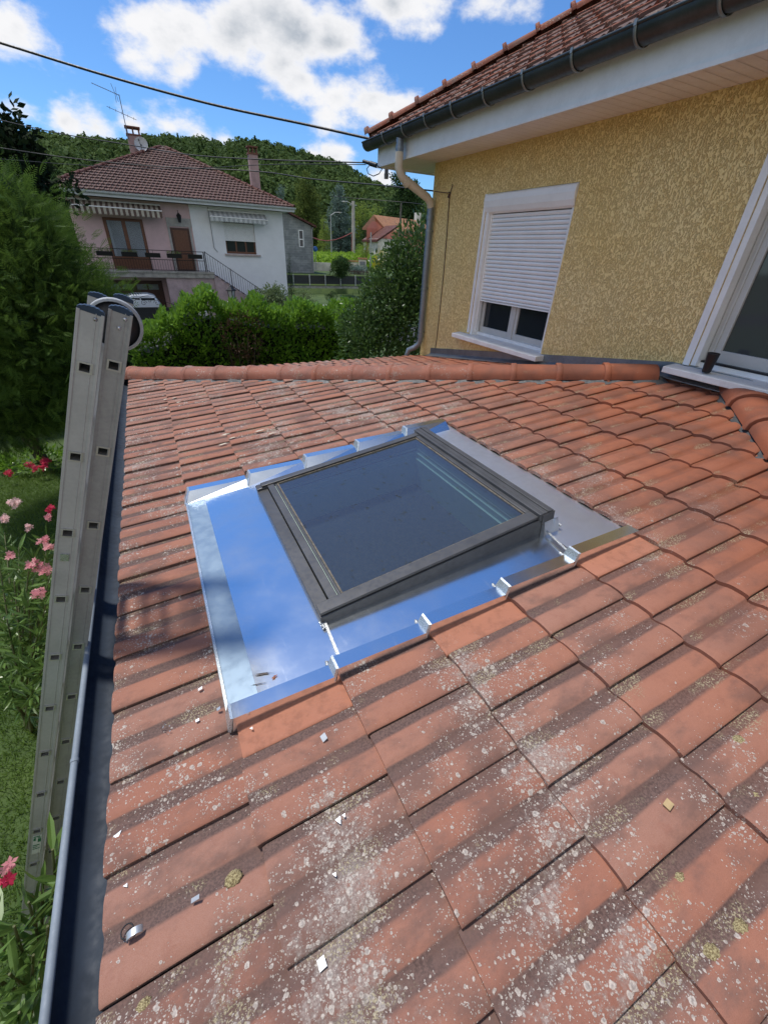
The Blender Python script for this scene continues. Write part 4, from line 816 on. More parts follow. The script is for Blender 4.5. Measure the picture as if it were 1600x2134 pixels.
for x in (-2.55, -1.45, -.35, .72, 1.75, 2.78):
    m = MB(); m.prism([(x, 27.78, .66), (x, 27.98, .66), (x, 28.0, .86), (x, 27.74, .86)], (.72, 0, 0)); fb = pbuild(m, 'flower_box', BLACK, NB)
    if x not in (.72, 2.78):
        c = np.c_[RNG.uniform(x+.02, x+.7, 90), RNG.uniform(27.76, 27.98, 90), RNG.uniform(.84, .93, 90)]; o = scatter('box_plant', *LEAF, c, rots(unit(90)+[0, 0, .5], RNG.random(90)), np.full((90, 1), .1), leafmat('box_leaf', (.09, .12, .03), (.25, .30, .10)), fb); o.location = (0, 0, 0)
for ch in bal.children: ch.location = (0, 0, 0)
m = MB(); x0, x1, z0, z1 = -.86, .97, .06, 2.33
for a, b in (((x0, FY-.03, z0), (x0+.14, FY+.03, z1)), ((x1-.14, FY-.03, z0), (x1, FY+.03, z1)), ((x0+.14, FY-.03, z1-.12), (x1-.14, FY+.03, z1)), ((-.03, FY-.03, z0), (.14, FY+.03, z1-.12)), ((x0+.14, FY-.025, z0), (x1-.14, FY+.02, .62))): m.box(a, b)
fwn = pbuild(m, 'french_window', BRN, NB)
m = MB(); m.box((x0+.1, FY-.006, .6), (x1-.1, FY-.002, z1-.1)); o = pbuild(m, 'pane', GLASS, fwn)
m = MB()
for a, b in ((x0+.16, -.04), (.15, x1-.15)):
    n = 26
    for i in range(n): xx = a+(b-a)*i/n; m.box((xx, FY-.012-.006*(i % 2), .63), (xx+(b-a)/n*(.72 if i > 3 or a > 0 else 1), FY-.007-.006*(i % 2), z1-.13))
pbuild(m, 'curtain', M('lace_curtain', (.26, .30, .34), .9, 0, .04, 2), fwn)
for ch in fwn.children: ch.location = (0, 0, 0)
m = MB(); m.box((2.24, FY-.03, .0), (3.2, FY-.002, 2.06)); dr_ = pbuild(m, 'front_door', DBR, NB)
m = MB(); m.box((2.35, FY-.045, .9), (3.09, FY-.031, 1.95)); m.box((2.35, FY-.045, .1), (3.09, FY-.031, .8)); pbuild(m, 'door_panel', BRN, dr_).location = (0, 0, 0)
m = MB(); m.box((2.12, FY-.05, 2.12), (3.36, FY-.002, 2.5)); m.box((2.12, FY-.04, 0), (2.23, FY-.002, 2.12)); m.box((3.21, FY-.04, 0), (3.3, FY-.002, 2.12)); pbuild(m, 'door_surround', M('grey_stone_trim', (.42, .41, .40), .8), NB)
lp = (2.78, FY-.3); m = MB(); m.lathe((lp[0], lp[1], 2.28), [(0, 0), (.07, .02), (.13, .3), (.15, .31), (.05, .42), (.02, .46), (0, .5)], 6, smooth=False); m.tube([(lp[0], lp[1], 2.76), (lp[0], lp[1]+.1, 2.84), (lp[0], FY, 2.84)], .012, 6); pbuild(m, 'wall_lantern', IRON, NB)
def awning(x0, x1, zt, zb, yd, vh, ns, ma, mb_, nm_):
    m = MB(); n = ns*2
    for i in range(n):
        a, b = x0+(x1-x0)*i/n, x0+(x1-x0)*(i+1)/n; q = [(a, FY-.06, zt), (b, FY-.06, zt), (b, FY-yd, zb), (a, FY-yd, zb)]
        m.add(q+[(p[0], p[1], p[2]-.012) for p in q], box_f(), mi=i % 2)
        mid = (a+b)/2; dip = .05
        m.add([(a, FY-yd-.005, zb-.01), (b, FY-yd-.005, zb-.01), (b, FY-yd-.005, zb-vh+.03), (mid, FY-yd-.005, zb-vh-dip+.03), (a, FY-yd-.005, zb-vh+.03)], [(0, 1, 2, 3, 4)], mi=i % 2)
    aw = pbuild(m, nm_, [ma, mb_], NB, fix=False)
    m = MB(); m.tube([(x0-.03, FY-yd, zb), (x1+.03, FY-yd, zb)], .025, 8); m.tube([(x0-.02, FY-.08, zt), (x1+.02, FY-.08, zt)], .05, 8); o = pbuild(m, 'front_bar', WHITEP, aw); o.location = (0, 0, 0)
    m = MB()
    for xx in (x0+.1, x1-.1): m.tube([(xx, FY-.05, zb-.25), (xx, FY-yd, zb-.01)], .015, 6)
    o = pbuild(m, 'awning_arm', WHITEP, aw); o.location = (0, 0, 0)
awning(-2.1, 1.95, 3.0, 2.72, .75, .30, 17, M('cream_canvas', (.50, .46, .38), .9), M('brown_canvas', (.13, .085, .07), .9), 'striped_awning')
awning(4.35, 7.45, 2.98, 2.66, .65, .20, 12, M('white_canvas', (.62, .64, .64), .9), M('grey_canvas', (.40, .42, .43), .9), 'pale_awning')
m = MB(); m.box((5.06, FY+.13, .95), (6.78, FY+.19, 1.06)); m.box((5.06, FY+.13, 2.4), (6.78, FY+.19, 2.47))
for xx in (5.06, 5.62, 6.18, 6.70): m.box((xx, FY+.13, 1.06), (xx+.08, FY+.19, 2.4))
nw = pbuild(m, 'window', BRN, NB)
m = MB(); m.box((5.1, FY+.155, 1.0), (6.74, FY+.165, 2.44)); pbuild(m, 'pane', GLASS, nw).location = (0, 0, 0)
m = MB()
for i in range(18): m.box((5.065, FY+.04, 1.58+i*.048), (6.775, FY+.07, 1.58+i*.048+.044))
pbuild(m, 'roller_shutter', WHITEW, nw).location = (0, 0, 0)
m = MB(); m.box((4.94, FY-.16, .85), (6.98, FY-.001, .94)); pbuild(m, 'sill', M('pink_stone', (.50, .42, .40), .8), NB)
m = MB(); m.box((-1.5, FY-.03, -2.4), (1.28, FY-.002, -.5)); gd = pbuild(m, 'garage_door', DBR, NB)
m = MB()
for xx in (-1.35, -.72, -.03, .55): m.box((xx, FY-.045, -.95), (xx+.5, FY-.031, -.68))
pbuild(m, 'garage_pane', M('dusty_glass', (.22, .27, .27), .3), gd).location = (0, 0, 0)
m = MB(); m.lathe((0, FY-.15, -.5), [(0, 0), (.06, .02), (.07, .1), (.03, .16), (0, .18)], 10); pbuild(m, 'garage_lamp', IRON, NB)
# chimneys, dish, antenna
PKB = M('pink_chimney', (.45, .30, .29), .85, 0, .12, 4); CHT = M('chimney_terracotta', (.22, .09, .06), .85, 0, .2, 6)
def chimney(x0, x1, y0, z0, z1, zt, nm_):
    m = MB(); m.box((x0, y0, z0), (x1, y0+(x1-x0)*.8, z1)); c = pbuild(m, 'chimney', PKB, NB); w = x1-x0; m = MB(); m.box((x0-.04, y0-.04, z1+.001), (x1+.04, y0+w*.8+.04, z1+.07)); m.box((x0-.05, y0-.05, zt-.06), (x1+.05, y0+w*.8+.05, zt))
    for a, b in ((0, .1), (.45, .55), (.9, 1)): m.box((x0+w*a, y0, z1+.071), (x0+w*b, y0+.08, zt-.061)); m.box((x0+w*a, y0+w*.8-.08, z1+.071), (x0+w*b, y0+w*.8, zt-.061))
    o = pbuild(m, 'chimney_top', CHT, c); o.location = (0, 0, 0)
chimney(1.25, 1.93, 34.0, 4.8, 6.42, 6.82, 'a'); chimney(7.42, 7.93, 31.6, 3.9, 5.95, 6.33, 'b')
m = MB(); dc = np.array([1.86, 33.6, 6.02]); ax_ = np.array([-.25, -1, .35]); m.lathe(dc, [(.0, -.09), (.15, -.075), (.28, -.03), (.35, .02), (.355, .025), (.28, -.04), (.0, -.1)], 24, ax_); dsh = pbuild(m, 'satellite_dish', M('pale_dish', (.55, .56, .58), .5), NB)
m = MB(); m.tube([dc+[0, 0, -.3], dc+ax_*.35], .012, 6); m.tube([dc+ax_*.33, dc+ax_*.42], .03, 8); m.tube([dc, dc+[-.1, .3, -.5]], .025, 6); pbuild(m, 'dish_arm', IRON, dsh).location = (0, 0, 0)
AN = M('antenna_metal', (.16, .16, .17), .45, .6, .05, 5); m = MB(); P1 = np.array([1.28, 33.95, 6.2]); P2 = np.array([1.28, 33.95, 8.05]); m.tube([P1, P2], .022, 6)
b0, b1 = np.array([1.3, 33.95, 8.02]), np.array([.08, 33.7, 8.28]); m.tube([b0, b1], .014, 6)
for i in range(11): c = b0+(b1-b0)*(i+.5)/11; m.tube([c+[0, -.13, -.05], c+[0, .13, .05]], .008, 4)
c = np.array([1.12, 33.92, 8.06]); m.tube([c+[-.05, 0, -.36], c+[-.02, 0, .0], c+[-.12, 0, .38]], .012, 5); m.tube([c+[.06, .1, -.3], c+[.04, 0, 0], c+[.06, .1, .3]], .010, 5)
b0, b1 = np.array([.55, 33.9, 7.48]), np.array([1.9, 34.05, 7.12]); m.tube([b0, b1], .012, 6)
for i in range(5): c = b0+(b1-b0)*(i+.5)/5; m.tube([c+[0, -.35, 0], c+[0, .35, 0]], .008, 4)
pbuild(m, 'antenna', AN, NB)

# ================================================================== street front: fence, gate, lanterns, car
CAPW = M('white_coping', (.62, .62, .62), .7, 0, .08, 4); BLKP = M('black_panel', (.02, .022, .026), .6, 0, .1, 4)
st_ = empty('street_fence', (8, 26, -2.7)); tag(st_, 'low dark street fence with white coping in front of the white house wall', 'fence')
m = MB(); m.box((4.85, 26, -2.72), (12.5, 26.15, -1.56)); pbuild(m, 'fence_wall', BLKP, st_); m = MB(); m.box((4.8, 25.96, -1.559), (12.5, 26.19, -1.47)); pbuild(m, 'coping', CAPW, st_)
gt = empty('metal_gate', (1, 26, -2.7)); tag(gt, 'black metal gate with scrolled iron top in front of the garage', 'gate')
m = MB(); m.box((-2.4, 26, -2.6), (2.65, 26.05, -1.50)); 
for z in (-1.62, -1.8): m.box((-2.4, 25.985, z), (2.65, 25.999, z+.05))
pbuild(m, 'gate_panel', BLKP, gt); m = MB()
def spiral(cx, cz, r, sg, turns=1.4, a0=0): return [(cx+sg*r*(1-t*.8)*math.cos(a0+t*turns*6.28), 26.02, cz+r*(1-t*.8)*math.sin(a0+t*turns*6.28)) for t in np.linspace(0, 1, 22)]
pts = [(-2.3+4.9*t, 26.02, -1.42+.48*math.exp(-((t-.55)/.14)**2)+.03*math.sin(t*20)) for t in np.linspace(0, 1, 50)]; m.tube(pts, .012, 5)
for cx, cz, r, sg in ((.15, -1.30, .14, 1), (.75, -1.30, .14, -1), (.45, -1.2, .1, 1), (1.5, -1.37, .09, 1), (-.4, -1.36, .1, -1), (2.2, -1.37, .09, -1), (-1.2, -1.37, .09, 1)): m.tube(spiral(cx, cz, r, sg), .011, 5)
pbuild(m, 'scrollwork', IRON, gt)
for i, (x, lab) in enumerate(((2.87, 'pillar lantern beside the black gate, in front of the pink stair wall'), (4.50, 'pillar lantern standing before the foot of the stair railing'))):
    L_ = empty('pillar_lantern', (x, 26.07, -2.7)); tag(L_, lab, 'lantern', 'lanterns on the gate pillars')
    m = MB(); m.box((x-.2, 25.87, -2.7), (x+.2, 26.27, -1.35)); m.box((x-.24, 25.83, -1.349), (x+.24, 26.31, -1.27)); pbuild(m, 'pillar', CAPW, L_)
    m = MB(); m.lathe((x, 26.07, -1.25), [(.10, 0), (.20, .52)], 4, smooth=False); pbuild(m, 'lantern_glass', M('milky_glass', (.45, .46, .44), .4), L_)
    m = MB(); m.lathe((x, 26.07, -.73), [(.27, 0), (.27, .03), (.07, .20), (.05, .24), (0, .26)], 4, smooth=False)
    for k in range(4):
        a = math.pi/2*k; m.bar((x+.10*math.cos(a), 26.07+.10*math.sin(a), -1.25), (x+.20*math.cos(a), 26.07+.20*math.sin(a), -.73), .03, .03, (0, 1, .1))
    pbuild(m, 'lantern_roof', IRON, L_)
CAR = empty('parked_car', (.1, 27.6, -2.6)); tag(CAR, 'white car parked behind the black gate in front of the garage', 'car')
pf = [(-2.0, -2.25), (-2.05, -1.9), (-1.95, -1.62), (-1.2, -1.5), (-.75, -1.12), (-.3, -1.0), (.4, -.99), (.72, -1.08), (.95, -1.5), (1.02, -1.75), (1.0, -2.3)]
m = MB(); n = len(pf); vs = []
for y, s_ in ((26.75, .93), (26.85, 1), (28.25, 1), (28.35, .93)):
    for x, z in pf: vs.append((-.1+(x+.1)*s_, y + (.12 if z > -1.5 and y < 27.5 else (-.12 if z > -1.5 else 0)), -2.3+(z+2.3)*(1 if s_ == 1 else .965)))
fs = [(a*n+i, a*n+i+1, (a+1)*n+i+1, (a+1)*n+i) for a in range(3) for i in range(n-1)] + [tuple(range(n))[::-1], tuple(range(3*n, 4*n))]
m.add(vs, fs, False); pbuild(m, 'body', M('white_car_paint', (.62, .66, .70), .25, 0, .03, 3), CAR, bevel=.03)
m = MB(); m.box((-.75, 26.84, -1.47), (.0, 26.86, -1.15)); m.box((.05, 26.84, -1.47), (.7, 26.86, -1.15)); pbuild(m, 'side_window', GLASS, CAR)
for x in (-1.4, .45):
    for y in (26.78, 28.12): m = MB(); m.lathe((x, y, -2.4), [(0, 0), (.18, 0), (.20, .02), (.31, .0), (.32, .02), (.32, .18), (0, .2)], 24, (0, 1, 0)); pbuild(m, 'wheel', BLACK, CAR)

# ================================================================== far side: panel fence, block house, shrubs, poles, orange house
pfn = empty('panel_fence', (17, 44, -2.3)); tag(pfn, 'dark panel fence with pale posts on a concrete kerb right of the white house', 'fence')
m = MB(); m.box((10.5, 44.0, -2.6), (27, 44.2, -1.68)); pbuild(m, 'kerb_wall', CONC, pfn)
m = MB(); m.box((10.5, 44.08, -1.66), (27, 44.11, -.78)); pbuild(m, 'panel', M('anthracite_panel', (.028, .030, .036), .6), pfn)
m = MB(); m.box((10.5, 43.98, -1.679), (27, 44.2, -1.64)); pbuild(m, 'coping', BLKP, pfn)
for i in range(10): x = 11.55+i*1.61; m = MB(); m.box((x-.045, 44.0, -1.639), (x+.045, 44.07, -.70)); pbuild(m, 'post', M('pale_post', (.50, .51, .52), .6), pfn)
GB = empty('block_house', (15, 47, -.7)); tag(GB, 'unrendered grey concrete block annexe behind the white house corner', 'house')
def blockmat():
    m = bpy.data.materials.new('grey_blocks'); t = NT(m); b = t.n('ShaderNodeTexBrick'); t.L.new(t.rot(t.tc, (R(90), 0, 0)), b.inputs[0]); b.inputs['Color1'].default_value = (.30, .31, .31, 1); b.inputs['Color2'].default_value = (.22, .235, .24, 1); b.inputs['Mortar'].default_value = (.36, .37, .36, 1)
    b.inputs['Scale'].default_value = 1; b.inputs['Brick Width'].default_value = .5; b.inputs['Row Height'].default_value = .2; b.inputs['Mortar Size'].default_value = .014
    t.set(Base_Color=t.mix(t.ramp(t.noise(1.6, 5, .65), .42, .6, 0, .55), b.outputs[0], (.15, .16, .17)), Roughness=.9); return m
BLK = blockmat()
m = MB()
def gable(y): return [(9, y, -.75), (14.78, y, -.75)]
X1, ZA, ZB = 16.15, 4.25, 3.40
m.prism([(9, 47, -.8), (X1, 47, -.8), (X1, 47, ZB-.12), (13.6, 47, ZA), (9, 47, ZA-1.2)], (0, 9, 0)); pbuild(m, 'wall', BLK, GB)
m = MB(); m.hexa([(13.6, 46.6, ZA+.02), (16.55, 46.6, ZB-.22), (16.55, 56.4, ZB-.22), (13.6, 56.4, ZA+.02), (13.6, 46.6, ZA+.16), (16.55, 46.6, ZB-.06), (16.55, 56.4, ZB-.06), (13.6, 56.4, ZA+.16)]); m.hexa([(9, 46.6, 2.8), (13.6, 46.6, ZA+.02), (13.6, 56.4, ZA+.02), (9, 56.4, 2.8), (9, 46.6, 2.94), (13.6, 46.6, ZA+.16), (13.6, 56.4, ZA+.16), (9, 56.4, 2.94)])
o = pbuild(m, 'roof', FART, GB); setcol(o)
m = MB()
for a, b in (((14.82, 46.96, 1.5), (14.9, 47.02, 2.92)), ((15.24, 46.96, 1.5), (15.32, 47.02, 2.92)), ((14.9, 46.96, 2.85), (15.24, 47.02, 2.92)), ((14.9, 46.96, 1.5), (15.24, 47.02, 1.57)), ((14.9, 46.96, 2.12), (15.24, 47.02, 2.2))): m.box(a, b)
gw = pbuild(m, 'window', WHITEP, GB); m = MB(); m.box((14.86, 46.99, 1.55), (15.28, 46.997, 2.88)); pbuild(m, 'pane', GLASS, gw).location = (0, 0, 0)
m = MB(); m.tube([(X1+.12, 46.9, ZB-.2), (X1+.02, 46.9, ZB-.5), (X1+.02, 46.9, -.7)], .05, 8); pbuild(m, 'downpipe', M('pale_pipe', (.38, .38, .38), .6), GB)
# retaining wall, gate pillar
RW = M('pale_stone_wall', (.82, .76, .68), .85, 0, .15, 1.5)
def far_box(name, mat, pa, pb, D, th, parent=None, zb=None):
    a, b = ad(*pa, D), ad(*pb, D); d = (b-a); d[2] = 0; ln = np.linalg.norm(d); d /= ln; q = np.array([-d[1], d[0], 0]); zt, z0 = max(a[2], b[2]), (min(a[2], b[2]) if zb is None else zb); a0 = np.array([a[0], a[1], 0])
    m = MB(); cs = [a0, a0+d*ln, a0+d*ln+q*th, a0+q*th]; m.hexa([tuple(c+[0, 0, z0]) for c in cs]+[tuple(c+[0, 0, zt]) for c in cs]); return m
o = far_box('w', RW, (645, 546), (690, 563), 56, .3, zb=-.9).build('retaining_wall', RW); tag(o, 'pale stone retaining wall below the vineyard beside the block annexe', 'wall')
gp_ = empty('gate_pillar', ad(750, 560, 56)); tag(gp_, 'white masonry letterbox pillar with terracotta coping behind the panel fence', 'pillar')
m = far_box('', RW, (725, 546), (746, 560), 56, .3, zb=-.9); pbuild(m, 'low_wall', RW, gp_); m = far_box('', RW, (747, 541), (763, 560), 55.8, .8, zb=-.9); pbuild(m, 'pillar', RW, gp_)
m = far_box('', RW, (724, 542), (747, 546), 55.9, .5); m.v = m.v; pbuild(m, 'coping', ORNT, gp_); m = far_box('', RW, (745, 537), (765, 541), 55.7, 1.); pbuild(m, 'coping', ORNT, gp_); m = far_box('', RW, (750, 545), (761, 553), 55.75, .04); pbuild(m, 'letterbox', M('grey_box', (.25, .26, .28), .5), gp_)
# picket fence
pk = empty('picket_fence', ad(748, 572, 50)); tag(pk, 'small dark wooden picket fence right of the round clipped shrub', 'fence'); m = MB()
a, b = ad(728, 562, 50), ad(768, 564, 50)
for i in range(14): c = a+(b-a)*i/13; m.box((c[0]-.03, c[1], -.75), (c[0]+.03, c[1]+.03, c[2]))
pbuild(m, 'picket', DBR, pk); m = MB(); m.bar(a+[0, .05, -.15], b+[0, .05, -.15], .03, .06); pbuild(m, 'rail', DBR, pk)
# poles
def pole(pt, pb, D, r0, r1, name, mat, lab, cat='pole', arm=None):
    a, b = ad(*pb, D), ad(*pt, D); b = np.array([b[0], b[1], b[2]]); a = np.array([b[0], b[1], -.8]); e = empty(name, a); tag(e, lab, cat); m = MB(); m.tube([a, b], [r0, r1], 8); pbuild(m, 'shaft', mat, e)
    if arm: m = MB(); arm(m, b); pbuild(m, 'lamp_arm' if 'lamp' in name else 'crossarm', M('lamp_metal', (.5, .5, .5), .5), e)
    return b
PC = M('pale_concrete_pole', (.58, .52, .47), .8, 0, .12, 2); PW = M('brown_pole', (.14, .12, .10), .8, 0, .1, 2); PM_ = M('grey_metal_pole', (.45, .46, .45), .6, 0, .1, 2)
def arm1(m, b): m.box((b[0]-.5, b[1]-.1, b[2]-.5), (b[0]+.5, b[1]+.1, b[2]-.4)); m.tube([b+[0, 0, -.4], b+[-1.0, 0, -.1]], .05, 6); m.lathe(b+[-1.35, 0, -.2], [(0, .1), (.3, .08), (.34, 0), (0, -.08)], 10)
b1_ = pole((736, 419), (735, 540), 72, .30, .22, 'utility_pole', PC, 'tall pale concrete utility pole rising above the bright green vineyard', arm=arm1)
b2_ = pole((836, 423), (830, 500), 60, .14, .10, 'utility_pole', PW, 'slim dark wooden pole in front of the orange house roof')
b3_ = pole((773, 484), (771, 548), 60, .09, .07, 'utility_pole', PM_, 'thin pale pole left of the orange house gable')
def arm2(m, b): m.tube([b, b+[.6, 0, .35], b+[1.1, 0, .4]], .05, 6); m.lathe(b+[1.3, 0, .36], [(0, .08), (.28, .06), (.3, 0), (0, -.06)], 10)
b4_ = pole((689, 449), (689, 524), 66, .09, .06, 'street_lamp', PM_, 'thin grey street lamp between the block annexe and the concrete pole', 'street lamp', arm=arm2)
sg_ = empty('road_sign', ad(658, 535, 54)); tag(sg_, 'small blue road sign on a thin post beside the block annexe', 'sign'); c = ad(657, 519, 54); m = MB(); m.lathe(c, [(0, 0), (.26, 0), (.26, .02), (0, .02)], 16, (0, -1, 0)); pbuild(m, 'sign_plate', M('blue_sign', (.05, .18, .5), .5), sg_); m = MB(); m.tube([(c[0], c[1]+.03, -.8), (c[0], c[1]+.03, c[2]+.1)], .03, 6); pbuild(m, 'post', PM_, sg_)
# red cable swag
def sag(a, b, s, n=24): return [a+(b-a)*t+np.array([0, 0, -4*s*t*(1-t)]) for t in np.linspace(0, 1, n)]
m = MB(); m.tube([ad(x, y, 50+i*4) for i, (x, y) in enumerate(((651, 495), (665, 500), (681, 502), (697, 500), (715, 494), (733, 485)))], .05, 5); m.tube([ad(733, 486, 70), ad(733, 530, 70)], .05, 5); o = m.build('hanging_cable', M('red_sleeve', (.45, .10, .07), .7)); tag(o, 'red sleeved cable sagging to the concrete utility pole', 'cable')
# orange house
OH = empty('orange_house', ad(800, 520, 78)); tag(OH, 'orange gabled house with terracotta roof behind the dark bush', 'house'); ORW = M('orange_render', (.66, .24, .16), .85, 0, .06, 1)
ga, gb_, gc = ad(764, 478, 74), ad(783, 453, 76), ad(807, 478, 76); Rr = ad(876, 462, 84); dv = Rr-gb_; dv[2] = 0
zg = -1.0; m = MB(); zE = gc[2]; ga[2] = zE
m.prism([(ga[0], ga[1], zg), (gc[0], gc[1], zg), (gc[0], gc[1], zE), tuple(gb_), (ga[0], ga[1], zE)], tuple(dv)); pbuild(m, 'wall', ORW, OH)
m = MB(); ex = (gc-ga)*.10; ex[2] = 0; dn = np.array([0, 0, -.28]); nd_ = -dv/np.linalg.norm(dv)*.5
for s_, e_ in ((ga-ex, 1), (gc+ex, 1)):
    s_ = s_+dn; A0, A1, B0, B1 = gb_+nd_+[0, 0, .12], gb_+dv-nd_+[0, 0, .12], s_+nd_, s_+dv-nd_; q = [A0, A1, B1, B0]; m.hexa([tuple(p) for p in q]+[tuple(p+[0, 0, .18]) for p in q])
ro_ = pbuild(m, 'roof', ORNT, OH); setcol(ro_)
m = MB(); q = gb_+dv*.92; m.box((q[0]-.4, q[1]-.4, q[2]-.5), (q[0]+.4, q[1]+.4, q[2]+1.3)); pbuild(m, 'chimney', RW, OH)
m = MB(); q = ad(812, 500, 72); m.box((q[0]-1.9, q[1], -1), (q[0]+3, q[1]+5, q[2]+.1)); wh_ = empty('white_house', (q[0], q[1], -1)); tag(wh_, 'small white house with brown roof edge showing through the dark bush', 'house'); pbuild(m, 'wall', RW, wh_)
m = MB(); m.hexa([(q[0]-2.2, q[1]-.3, q[2]-.35), (q[0]+1.2, q[1]-.3, q[2]+1.6), (q[0]+1.2, q[1]+5, q[2]+1.6), (q[0]-2.2, q[1]+5, q[2]-.35), (q[0]-2.2, q[1]-.3, q[2]-.1), (q[0]+1.2, q[1]-.3, q[2]+1.85), (q[0]+1.2, q[1]+5, q[2]+1.85), (q[0]-2.2, q[1]+5, q[2]-.1)]); o = pbuild(m, 'roof', FART, wh_); setcol(o)

# ---- far trees
BARK = M('bark', (.10, .075, .055), .9, 0, .25, 8, bump=.5, bsc=30, bd=.02)
def far_tree(px, top, wpx, D, base, name, lab, cat, mat, style, n, grp=None, tm=None):
    T = ad(px, top, D); hgt = T[2]-base; r = wpx/2*D/863/0.97; e = empty(name, (T[0], T[1], base)); tag(e, lab, cat, grp); ells = []
    if style == 'column':
        for i in range(9): f = i/8; rr = r*(1-.75*f**1.6)*(.7+.5*f if f < .25 else 1); ells.append(((T[0]+RNG.normal(0, r*.09), T[1]+RNG.normal(0, r*.09), base+hgt*(.16+.80*f)), (rr, rr, hgt*.10)))
    elif style == 'cedar':
        for i in range(13):
            f = i/12; rr = r*(1-.85*f)*(.8+.35*RNG.random()); an = RNG.random()*6.28
            ells.append(((T[0], T[1], base+hgt*(.12+.86*f)), (rr*.55, rr*.55, hgt*.035)))
            for k in range(3): aa = an+k*2.1; ells.append(((T[0]+rr*.55*math.cos(aa), T[1]+rr*.55*math.sin(aa), base+hgt*(.11+.86*f)), (rr*.5, rr*.5, hgt*.022)))
    else:
        for i in range(10): d = unit(1)[0]; ells.append(((T[0]+d[0]*r*.5, T[1]+d[1]*r*.5, base+hgt*(.47+.30*d[2])), (r*.55, r*.55, hgt*.28)))
    o = leafy('crown', ells, n, r*.17 if style != 'cedar' else r*.12, tm or SPRAY, mat, None, .3, .9, .3); o.parent = e; o.location = -e.location
    m = MB(); m.tube([(T[0], T[1], base), (T[0], T[1], base+hgt*.5), (T[0], T[1], base+hgt*.9)], [r*.12, r*.07, r*.02], 6); pbuild(m, 'trunk', BARK, e)
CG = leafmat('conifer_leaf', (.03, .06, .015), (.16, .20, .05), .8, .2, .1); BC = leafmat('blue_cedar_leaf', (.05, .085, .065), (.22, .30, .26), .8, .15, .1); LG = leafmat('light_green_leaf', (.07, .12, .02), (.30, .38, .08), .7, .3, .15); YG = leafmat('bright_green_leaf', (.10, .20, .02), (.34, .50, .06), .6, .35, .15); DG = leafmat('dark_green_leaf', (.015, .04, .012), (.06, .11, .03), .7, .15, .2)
tt = [(584, 386, 62, 102, -.5, 'cedar_tree', 'pale blue cedar half hidden by the brown pyramid roof', 'tree', BC, 'cedar', 900),
 (636, 366, 66, 86, -.5, 'conifer_tree', 'tall bushy conifer rising behind the grey block annexe', 'tree', CG, 'column', 1500),
 (706, 388, 84, 96, -.5, 'cedar_tree', 'large blue grey cedar behind the concrete utility pole', 'tree', BC, 'cedar', 1500),
 (674, 452, 30, 80, -.5, 'conifer_tree', 'small yellowish conifer at the left foot of the blue cedar', 'tree', LG, 'column', 500),
 (758, 418, 50, 98, -.5, 'broadleaf_tree', 'light green leafy tree just right of the concrete pole', 'tree', LG, 'round', 900),
 (786, 424, 50, 112, -.5, 'broadleaf_tree', 'light green tree behind the orange house gable', 'tree', LG, 'round', 700),
 (841, 366, 82, 104, -.5, 'giant_conifer', 'broad dark green conifer beside the white gutter elbow', 'tree', DG, 'column', 1700),
 (762, 452, 40, 88, -.5, 'dark_tree', 'dark leafy tree between concrete pole and orange gable', 'tree', DG, 'round', 800),
 (745, 500, 24, 64, -.5, 'garden_shrub', 'bright green shrub at the foot of the concrete pole', 'shrub', YG, 'round', 400),
 (762, 505, 30, 62, -.5, 'garden_shrub', 'bright green shrub beside the thin pale pole', 'shrub', LG, 'round', 400),
 (793, 518, 26, 58, -.5, 'garden_shrub', 'yellow green shrub below the white house', 'shrub', leafmat('yellow_leaf', (.30, .26, .02), (.55, .48, .05), .7, .3, .1), 'round', 400),
 (706, 534, 44, 46.5, -.72, 'round_shrub', 'round dark clipped shrub behind the panel fence', 'shrub', DG, 'round', 900),
 (748, 552, 40, 52, -.72, 'olive_shrub', 'grey green shrub below the letterbox pillar', 'shrub', BC, 'round', 300),
 (602, 533, 17, 33.5, -2.4, 'cypress', 'narrow dark cypress against the right corner of the white house', 'tree', DG, 'column', 700),
 (566, 594, 70, 27.2, -2.7, 'oleander_bush', 'grey green oleander bush behind the street fence at the foot of the white wall', 'shrub', leafmat('olive_leaf', (.05, .085, .035), (.18, .24, .10), .6, .25, .3), 'round', 900),
 (632, 600, 52, 27.5, -2.7, 'oleander_bush', 'smaller oleander bush behind the street fence right of the white wall', 'shrub', MATS['olive_leaf'], 'round', 600),
 (690, 605, 26, 40, -2.3, 'small_shrub', 'small dark shrub on the lawn before the panel fence', 'shrub', DG, 'round', 200)]
for a in tt: far_tree(*a)
# vineyard rows: one mass of leaves
n = 9000; a_ = np.radians(RNG.uniform(15, 26, n)); D_ = 60+38*RNG.random(n); row = np.round(D_/2.2)*2.2+RNG.normal(0, .22, n); hh_ = RNG.random(n)
c = np.c_[CAM[0]+row*np.sin(a_), CAM[1]+row*np.cos(a_), -.55+1.5*hh_]
o = scatter('vineyard', *LEAF, c, rots(unit(n)+[0, -.3, .6], RNG.random(n)*6), RNG.uniform(.35, .6, (n, 1)), YG); tag(o, 'bright green vineyard rows sloping up behind the pale retaining wall', 'vineyard', kind='stuff')
